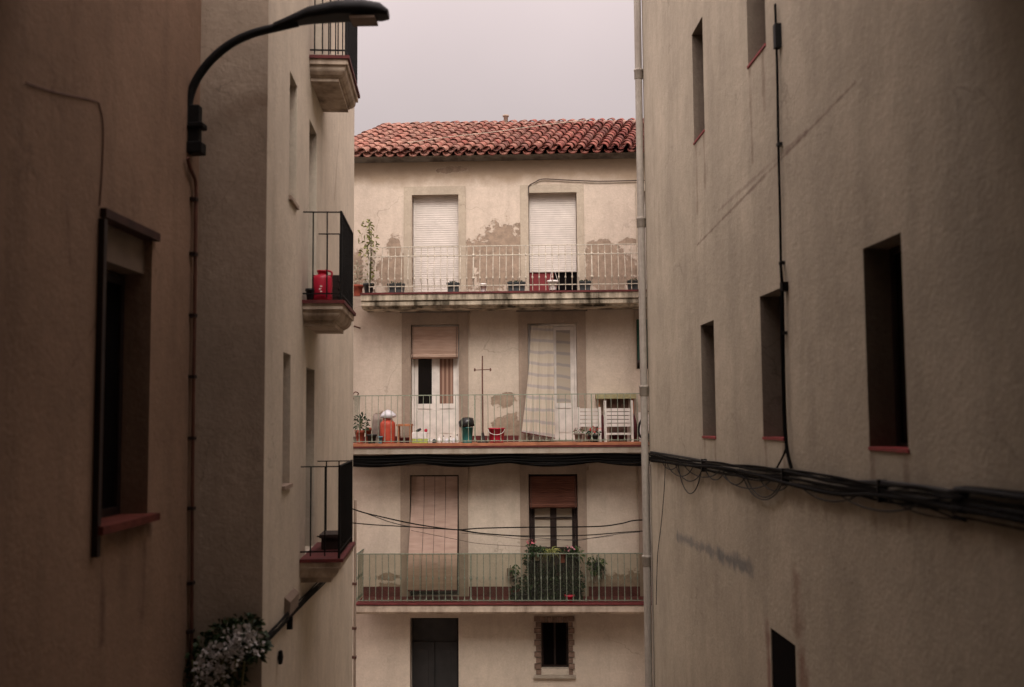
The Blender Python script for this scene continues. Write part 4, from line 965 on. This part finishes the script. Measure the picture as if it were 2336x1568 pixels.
def rings(mb, x0, x1, pr, rings_):
    vs = []
    for ins, z in rings_: vs += [(x0 + ins, -.001, z), (x0 + ins, -pr + ins, z), (x1 - ins, -pr + ins, z), (x1 - ins, -.001, z)]
    fs = []
    for i in range(len(rings_) - 1):
        for k in range(3): fs.append((i * 4 + k, i * 4 + k + 1, i * 4 + 5 + k, i * 4 + 4 + k))
    n = (len(rings_) - 1) * 4; fs += [(0, 1, 2, 3), (n, n + 1, n + 2, n + 3)]
    return mb.add(vs, fs)
PR = .46
for i, (x0, x1, z) in enumerate(bal):
    b = lh.part('balcony', rings(MB(), x0, x1, PR, [(.012, z - .036), (.012, z - .10), (.04, z - .105), (.045, z - .15), (.055, z - .17), (.085, z - .205), (.11, z - .215), (.11, z - .225), (.13, z - .228), (.13, z - .27)]), M['slab_cream'])
    lh.part('floor_tiles', MB().box(x0 - .012, x1 + .012, -PR - .012, -.002, z - .035, z + .002), M['red_paint'], b)
    mb = MB(); hh = 1.0; n = 16; yo = -PR + .035; xa, xb = x0 + .04, x1 - .04
    for k in range(n + 1): mb.box(xa + (xb - xa) * k / n - .008, xa + (xb - xa) * k / n + .008, yo - .008, yo + .008, z + .03, z + hh)
    for xx in (xa, xb):
        for k in (range(1, 3) if i else range(1, 5)): yy = yo + (-.02 - yo) * k / (2.6 if i else 4.4); mb.box(xx - .007, xx + .007, yy - .007, yy + .007, z + .03, z + hh)
        mb.box(xx - .012, xx + .012, yo + .013, -.002, z + hh, z + hh + .012); mb.box(xx - .009, xx + .009, yo + .01, -.002, z + .07, z + .085)
        mb.box(xx - .012, xx + .012, yo - .012, yo + .012, z + .002, z + hh + .02)
    mb.box(xa, xb, yo - .013, yo + .012, z + hh + .001, z + hh + .016); mb.box(xa, xb, yo - .0095, yo + .0095, z + .07, z + .085)
    if i == 0: mb.box(xa, xb, yo - .01, yo + .0, z + hh - .15, z + hh - .14)
    lh.part('railing', mb, M['iron'], b)
# red canister on its middle balcony
x0, x1, z = bal[1]; a, zt_ = LC.P(714, 622, .20); 
o0_ = .10; o1_ = .36; xr = x0 + .18
t = Thing(LC, (xr, -.23, z), 'red_canister', 'bright red canister standing on the small iron balcony', 'canister')
hb = .36
t.part('canister_body', MB().lathe([(.105, .003), (.115, .03), (.115, hb * .72), (.10, hb * .82), (.05, hb * .86)], xr, -.20, z, 20), M['red_plastic'])
t.part('neck', MB().lathe([(.05, hb * .86), (.05, hb * .95), (.06, hb * .95), (.06, hb), (.02, hb + .005)], xr, -.20, z, 12), M['red_plastic'])
t.part('handle', MB().tube(smooth_path([(xr, -.295, z + hb * .75), (xr, -.31, z + hb * .93), (xr, -.25, z + hb * 1.0), (xr, -.2, z + hb * .95)], 4), .012, 6), M['red_plastic'])
mk = MB(); 
for k, (dy, dz) in enumerate(((0, .03), (.012, .0), (0, -.03), (.01, -.055))): mk.box(xr - .1175, xr - .1145, -.215 + dy, -.19 + dy, z + .13 + dz, z + .142 + dz)
t.part('printed_mark', mk, M['white_plastic'])
t = Thing(LC, (xr + .45, -.2, z), 'wooden_crate', 'dark wooden crate behind the red canister', 'crate')
cb = MB()
for k in range(4): zz = z + .004 + k * .09; cb.box(xr + .25, xr + .27, -.36, -.06, zz, zz + .07).box(xr + .62, xr + .64, -.36, -.06, zz, zz + .07).box(xr + .271, xr + .619, -.36, -.345, zz, zz + .07)
t.part('slats', cb, M['dark_wood']); t.part('bottom', MB().box(xr + .271, xr + .619, -.344, -.06, z + .004, z + .02), M['dark_wood'])
lathe_pot(LC, x0 + .12, -.075, z + .003, .055, .14, M['pot_dark'], 'flower_pot', 'small black pot squeezed between the red canister and the wall', 'pot')
x0, x1, z = bal[2]
single(LC, (x0 + .9, -.3, z + .002), 'low_bench', MB().box(x0 + .75, x0 + 1.2, -.40, -.12, z + .14, z + .18).box(x0 + .78, x0 + .82, -.38, -.14, z + .003, z + .139).box(x0 + 1.13, x0 + 1.17, -.38, -.14, z + .003, z + .139), M['dark_wood'], 'low dark bench on the lowest small iron balcony', 'bench')
# meter box and cables on its wall
xa, zb = LC.P(648, 1410, 0); xb, zt_ = LC.P(676, 1335, 0)
t = Thing(LC, (xa, 0, zb), 'meter_box', 'grey meter box on the left wall under the lowest iron balcony', 'meter box')
t.part('box_body', MB().extr([(-.002, zb), (-.055, zb), (-.06, zt_ - .04), (-.002, zt_ + .01)], xa, xa + .6), M['meter'], bevel=.006)
t.part('conduit', MB().tube([(xa + .05, -.05, zb), (xa + .04, -.05, zb - .12)], .03, 8), M['cable'])
mb_t = Thing(LC, (xa, -.05, zb), 'cable_run', 'dark cables climbing along the left wall toward the lowest iron balcony', 'cables')
for k in range(5):
    pts = [LC.P(u, v + k * 4, .05) for u, v in ((606, 1455), (640, 1418), (674, 1382), (705, 1350), (735, 1322), (765, 1290), (790, 1262))]
    mb_t.part('strand', MB().tube(smooth_path([(a, -.035 - .01 * (k % 3), b + R.uniform(-.01, .01)) for a, b in pts], 4), .008 + .003 * (k % 2), 6), M['cable'])
a, b = LC.P(640, 1500, .03)
single(LC, (a, 0, b), 'wall_hook', MB().lathe([(.03, -.06), (.045, 0), (.03, .06)], a, -.03, b, 10, 1, .6), M['iron'], 'small dark fitting low on the left wall near the white flowers', 'hook')
# thin downpipe at its far corner
px = xcf - .04
t = Thing(LC, (px, -.05, -7), 'downpipe', 'thin brownish downpipe at the far corner of the balcony house', 'drainpipe')
t.part('pipe', MB().tube([(px, -.045, -7.2), (px, -.045, -1.4)], .022, 8), M['surround_dark'])
for v in (1330, 1430, 1495): zz = LC.P(805, v)[1]; t.part('clip', MB().box(px - .035, px + .035, -.075, -.001, zz - .02, zz + .02), M['rust'])

# ================================================================== LEFT OCHRE HOUSE
xcorner = min(LA.P(455, 900)[0], LC.w(xc0_, 0, 0).y + .0)
def ax(u, v=952): return LA.P(u, v)[0]
AW = (ax(222), ax(340), LA.P(340, 1172)[1], LA.P(340, 545)[1])
oh = Thing(LA, (0, 0, 0), 'ochre_house', 'brown ochre rendered house nearest on the left with one tall window', 'house')
M['ochre'] = plaster('ochre_render', (.31, .21, .145), .45, .34, smears=[(*LA.P(160, 600), *LA.P(150, 430), .02, (.1, .06, .04), .5), (*LA.P(140, 880), *LA.P(240, 700), .015, (.1, .06, .04), .4), (*LA.P(232, 1290), *LA.P(234, 1460), .06, (.10, .06, .045), .6), (*LA.P(330, 1240), *LA.P(326, 1400), .05, (.10, .06, .045), .5), (*LA.P(250, 1225), *LA.P(340, 1195), .09, (.09, .055, .04), .6)])
oh.part('wall', wall_mb(-3.0, xcorner, -8, 7.2, [AW], .27, 3.5), M['ochre'])
xs = ax(446); oh.part('corner_strip', MB().box(xs, xcorner + .004, -.012, .02, -8, 7.2), M['ochre_light'])
w_ = oh.part('window', frame_mb(AW[0] + .003, AW[1] - .003, AW[2] + .003, AW[3] - .30, .06, .21, .26, .06), M['dark_wood'])
oh.part('glass_pane', MB().box(AW[0] + .06, AW[1] - .06, .23, .24, AW[2] + .06, AW[3] - .36), M['dark'], w_)
oh.part('lintel', MB().box(AW[0] - .03, AW[1] + .05, -.045, .26, AW[3] - .002, AW[3] + .06), M['lintel'], w_)
oh.part('shutter_box', MB().box(AW[0] + .004, AW[1] - .004, .06, .255, AW[3] - .27, AW[3] - .004), M['meter'], w_)
oh.part('sill', MB().box(AW[0] - .05, AW[1] + .06, -.08, .20, AW[2] - .05, AW[2] + .004), M['dull_sill'], w_)
zsb = LA.P(215, 1275, .05)[1]
oh.part('shutter_leaf', MB().box(AW[0] - .055, AW[0] - .005, -.045, -.001, zsb, AW[3] - .02), M['dark_wood'], w_)
# pipe down the corner
pp = [LA.P(u, v, .035) for u, v in ((428, 360), (434, 385), (445, 410), (447, 440), (446, 480), (444, 700), (441, 900), (439, 1100), (438, 1300), (436, 1560))]
t = Thing(LA, (pp[-1][0], -.03, pp[-1][1]), 'wall_conduit', 'thin rusty brown conduit running down the ochre wall below the street lamp', 'conduit')
t.part('pipe', MB().tube(smooth_path([(a, -.035, b) for a, b in pp], 5), .016, 8), M['brown_pipe'])
for v in (455, 580, 720, 860, 1000, 1160, 1330, 1440): a, b = LA.P(443 - (v - 500) * .008, v, .03); t.part('clip', MB().box(a - .035, a + .03, -.055, -.001, b - .015, b + .015), M['dark_wood'])
pts = [LA.P(u, v, .01) for u, v in ((60, 190), (130, 212), (215, 230), (228, 245), (236, 290), (234, 380), (228, 470))]
single(LA, (pts[-1][0], 0, pts[-1][1]), 'wall_cable', MB().tube(smooth_path([(a, -.008, b) for a, b in pts], 4), .005, 5), M['brown_pipe'], 'faint brown cable bending down to the tall ochre house window', 'cable')
# street lamp
LY = LA.w(LA.P(430, 300)[0], 0, 0).y
lampx = LA.P(430, 300)[0]; zl0 = LA.P(430, 352)[1]; zl1 = LA.P(430, 240)[1]
t = Thing(LA, (lampx, 0, zl0), 'street_lamp', 'black curved arm street lamp fixed to the ochre corner', 'street lamp')
t.part('bracket', MB().box(lampx - .03, lampx + .06, -.10, -.001, zl0 + .05, zl1).box(lampx - .05, lampx + .08, -.14, -.001, zl0 + .22, zl0 + .27).box(lampx - .05, lampx + .09, -.13, -.001, zl0, zl0 + .10), M['lamp'], bevel=.01)
arm = [LA.loc(W(u, v, LY)) for u, v in ((427, 300), (429, 250), (436, 212), (452, 176), (482, 137), (524, 102), (576, 77), (640, 61), (680, 52))]
t.part('arm', MB().tube(smooth_path(arm, 6), .037, 12), M['lamp'])
h = MB(); secs = [(625, 63, .042, .042), (660, 51, .055, .055), (705, 38, .10, .08), (770, 29, .13, .10), (830, 27, .13, .10), (868, 30, .11, .085), (886, 34, .07, .045)]
vs = []; n = 14
for (u, v, wd, ht) in secs:
    c_ = Vector(LA.loc(W(u, v, LY)))
    for k in range(n):
        q = 2 * math.pi * k / n; zz = math.sin(q) * ht; zz = max(zz, -ht * .45)
        vs.append((c_.x + math.cos(q) * wd, c_.y, c_.z + zz))
h.add(vs, [(i * n + k, i * n + (k + 1) % n, (i + 1) * n + (k + 1) % n, (i + 1) * n + k) for i in range(len(secs) - 1) for k in range(n)], True)
h.add(vs[:n], [tuple(range(n))]); h.add(vs[-n:], [tuple(range(n))])
t.part('lamp_head', h, M['lamp'])
c0 = Vector(LA.loc(W(835, 45, LY))); t.part('lens', MB().box(c0.x - .1, c0.x + .1, c0.y - .09, c0.y + .13, c0.z - .022, c0.z + .0), M['meter'])

# ================================================================== white flowering bush at the foot of the gable
BYY = LC.w(xc0_, 0, 0).y - .22
def wl(u, v, dy=0): return W(u, v, BYY + dy)
gz = -1.65 - .28 * BYY
cx_, cy_, cz_ = wl(520, 1475)
t = Thing(WD, (cx_ - .15, cy_, gz), 'flowering_bush', 'dark leafed bush covered in white flowers at the bottom of the grey gable', 'bush')
st = MB()
for k in range(6): st.tube(smooth_path([(cx_ - .15 + R.uniform(-.08, .08), cy_ + R.uniform(-.1, .1), gz), (cx_ - .1 + R.uniform(-.2, .2), cy_, gz + 1.0), (cx_ + R.uniform(-.3, .2), cy_ + R.uniform(-.15, .15), cz_ - .1)], 5), [.02] * 6 + [.012] * 5, 6)
t.part('stem', st, M['stem'])
lf = MB()
for (u, v, r, n) in ((560, 1440, .17, 170), (515, 1458, .18, 170), (470, 1490, .17, 150), (575, 1475, .14, 100), (520, 1510, .2, 170), (450, 1535, .2, 170), (500, 1560, .24, 200)):
    p = wl(u, v, .1); r *= .84; lf.clump(p, r, .14, r, int(n * 1.2), .07, .045)
for (u, v, n) in ((555, 1446, 26), (525, 1450, 20), (548, 1470, 24), (575, 1462, 22), (520, 1480, 26), (490, 1486, 26), (470, 1500, 22), (500, 1508, 26), (535, 1500, 18), (460, 1525, 22), (485, 1535, 24), (515, 1535, 16), (460, 1560, 20), (495, 1560, 16), (545, 1485, 14), (585, 1478, 10)):
    p = wl(u + R.uniform(-4, 4), v, -.14); t.part('flower_cluster', MB().clump(p, .075, .07, .06, int(n * 1.5), .042, .038, .1), M['petal_white'])
t.part('leaves', lf, M['leaf_dark'])

# ================================================================== cables spanning the cross street
YS = 17.2
def span_cable(pts, r, mat, label, name='overhead_cable', Y0=YS, Y1=None):
    n = len(pts); Y1 = Y1 or Y0
    P_ = [W(u, v, Y0 + (Y1 - Y0) * i / (n - 1)) for i, (u, v) in enumerate(pts)]
    single(WD, P_[0], name, MB().tube(smooth_path(P_, 6), r, 6), mat, label, 'cable', 'cables strung across in front of the lowest balcony')
c6 = lambda L: [z6(a, b) for a, b in L]
span_cable(c6([(20, 232), (130, 268), (300, 308), (470, 345), (650, 375), (830, 395)]) + [z6(1000, 384), z6(1365, 376), z6(1860, 371), z6(2050, 350), z6(2150, 326), z6(2280, 320)], .011, M['cable'], 'dark overhead cable that starts highest at the left and rises again to the drainpipe')
span_cable(c6([(20, 342), (200, 358), (470, 373), (650, 385), (830, 396), (1000, 420), (1200, 436), (1365, 442), (1740, 438), (1950, 425), (2100, 412), (2280, 402)]), .009, M['cable'], 'dark overhead cable that dips lower and ends at the lower drainpipe hook')
span_cable(c6([(130, 268), (230, 305), (330, 340), (470, 372), (600, 384)]), .007, M['cable_grey'], 'short strand twisted between the two left overhead cables')
span_cable(c6([(830, 396), (1000, 425), (1365, 450), (1700, 475), (1850, 455), (2050, 425), (2200, 412)]), .005, M['cable_grey'], 'thin grey wire sagging just below the overhead cables')
span_cable(c6([(480, 400), (830, 470), (1000, 500), (1365, 522), (1500, 520)]), .004, M['cable_brown'], 'faint brown clothes line sloping behind the overhead cables', 'clothes_line')
span_cable(c6([(860, 420), (1100, 440), (1365, 470), (1740, 466), (2000, 440)]), .004, M['cable_brown'], 'faint brown clothes line crossing the pale door panes', 'clothes_line')

# ================================================================== SETTING
g = MB()
Ys = [-12, 0, 5, 10, 15, 18.2, 40]
Zs = [-1.65, -1.65, -3.05, -4.45, -5.85, GROUND, GROUND]
for i in range(6): g.quad((-14, Ys[i], Zs[i]), (14, Ys[i], Zs[i]), (14, Ys[i + 1], Zs[i + 1]), (-14, Ys[i + 1], Zs[i + 1]))
o = single(WD, (0, 0, 0), 'street', g, M['concrete'], None, None, None, 'structure'); del o
g = MB().box(-9, 9, -10, -4.5, -2, 7.6).box(-9, 9, -4.5, 5.8, 2.85, 7.6)      # unseen mass added over and behind the camera to shade the near walls
single(WD, (0, 0, 0), 'unseen_shade_block', g, M['g_wall'], None, None, None, 'structure')

# ================================================================== LIGHT
EL, AZ = 48, 4                                                 # elevation, azimuth from behind the camera (deg, to the right)
sun = bpy.data.lights.new("sun", 'SUN'); sun.energy = .5; sun.angle = rad(24); sun.color = (1, .95, .88)
so = bpy.data.objects.new("sun", sun); COL.objects.link(so)
sd = Vector((math.sin(rad(AZ)) * math.cos(rad(EL)), -math.cos(rad(AZ)) * math.cos(rad(EL)), math.sin(rad(EL))))
so.rotation_euler = sd.to_track_quat('Z', 'Y').to_euler(); so.location = sd * 60
wd = bpy.data.worlds.new("World"); SC.world = wd; wd.use_nodes = True; nt = wd.node_tree
bg = nt.nodes["Background"]; sky = nt.nodes.new("ShaderNodeTexSky"); sky.sky_type = 'NISHITA'; sky.sun_disc = False
sky.sun_elevation = rad(EL); sky.sun_rotation = math.atan2(sd.x, sd.y)
hs_ = nt.nodes.new("ShaderNodeHueSaturation"); hs_.inputs["Saturation"].default_value = .0
geo = nt.nodes.new("ShaderNodeTexCoord"); sep = nt.nodes.new("ShaderNodeSeparateXYZ"); nt.links.new(geo.outputs["Generated"], sep.inputs[0])
mr = nt.nodes.new("ShaderNodeMapRange"); mr.inputs["From Min"].default_value = 0; mr.inputs["From Max"].default_value = 1
pw = nt.nodes.new("ShaderNodeMath"); pw.operation = "POWER"; pw.use_clamp = True; pw.inputs[1].default_value = 2.2; nt.links.new(sep.outputs["Z"], pw.inputs[0])
mr.inputs["To Min"].default_value = .55; mr.inputs["To Max"].default_value = 6.5; nt.links.new(pw.outputs[0], mr.inputs["Value"])
nz = nt.nodes.new("ShaderNodeTexNoise"); nz.inputs["Scale"].default_value = 3; nz.inputs["Detail"].default_value = 5; nt.links.new(geo.outputs["Generated"], nz.inputs["Vector"])
nm = nt.nodes.new("ShaderNodeMapRange"); nm.inputs["To Min"].default_value = .84; nm.inputs["To Max"].default_value = 1.14; nt.links.new(nz.outputs["Fac"], nm.inputs["Value"])
sb = nt.nodes.new("ShaderNodeMath"); sb.operation = 'MULTIPLY'; sb.inputs[1].default_value = -2.6; nt.links.new(sep.outputs["Y"], sb.inputs[0])   # overcast is brighter on the sun's side
sc2 = nt.nodes.new("ShaderNodeMath"); sc2.operation = 'MAXIMUM'; sc2.inputs[1].default_value = 0; nt.links.new(sb.outputs[0], sc2.inputs[0])
sd2 = nt.nodes.new("ShaderNodeMath"); sd2.operation = 'ADD'; sd2.inputs[1].default_value = 1; nt.links.new(sc2.outputs[0], sd2.inputs[0])
sm2 = nt.nodes.new("ShaderNodeMath"); sm2.operation = 'MULTIPLY'; nt.links.new(mr.outputs[0], sm2.inputs[0]); nt.links.new(sd2.outputs[0], sm2.inputs[1])
mu = nt.nodes.new("ShaderNodeMath"); mu.operation = 'MULTIPLY'; nt.links.new(sm2.outputs[0], mu.inputs[0]); nt.links.new(nm.outputs[0], mu.inputs[1])
oc = nt.nodes.new("ShaderNodeVectorMath"); oc.operation = 'SCALE'; oc.inputs[0].default_value = (2.65, 2.2, 2.19); nt.links.new(mu.outputs[0], oc.inputs["Scale"])
mx = nt.nodes.new("ShaderNodeMix"); mx.data_type = 'RGBA'; mx.inputs["Factor"].default_value = .88
nt.links.new(sky.outputs[0], hs_.inputs["Color"]); nt.links.new(hs_.outputs[0], mx.inputs["A"]); nt.links.new(oc.outputs[0], mx.inputs["B"])
nt.links.new(mx.outputs["Result"], bg.inputs["Color"]); bg.inputs["Strength"].default_value = .05
SC.view_settings.view_transform = 'Standard'; SC.view_settings.look = 'None'; SC.view_settings.exposure = 2.2; SC.view_settings.gamma = 1
SC.cycles.max_bounces = 8; SC.cycles.diffuse_bounces = 5; SC.cycles.transparent_max_bounces = 8
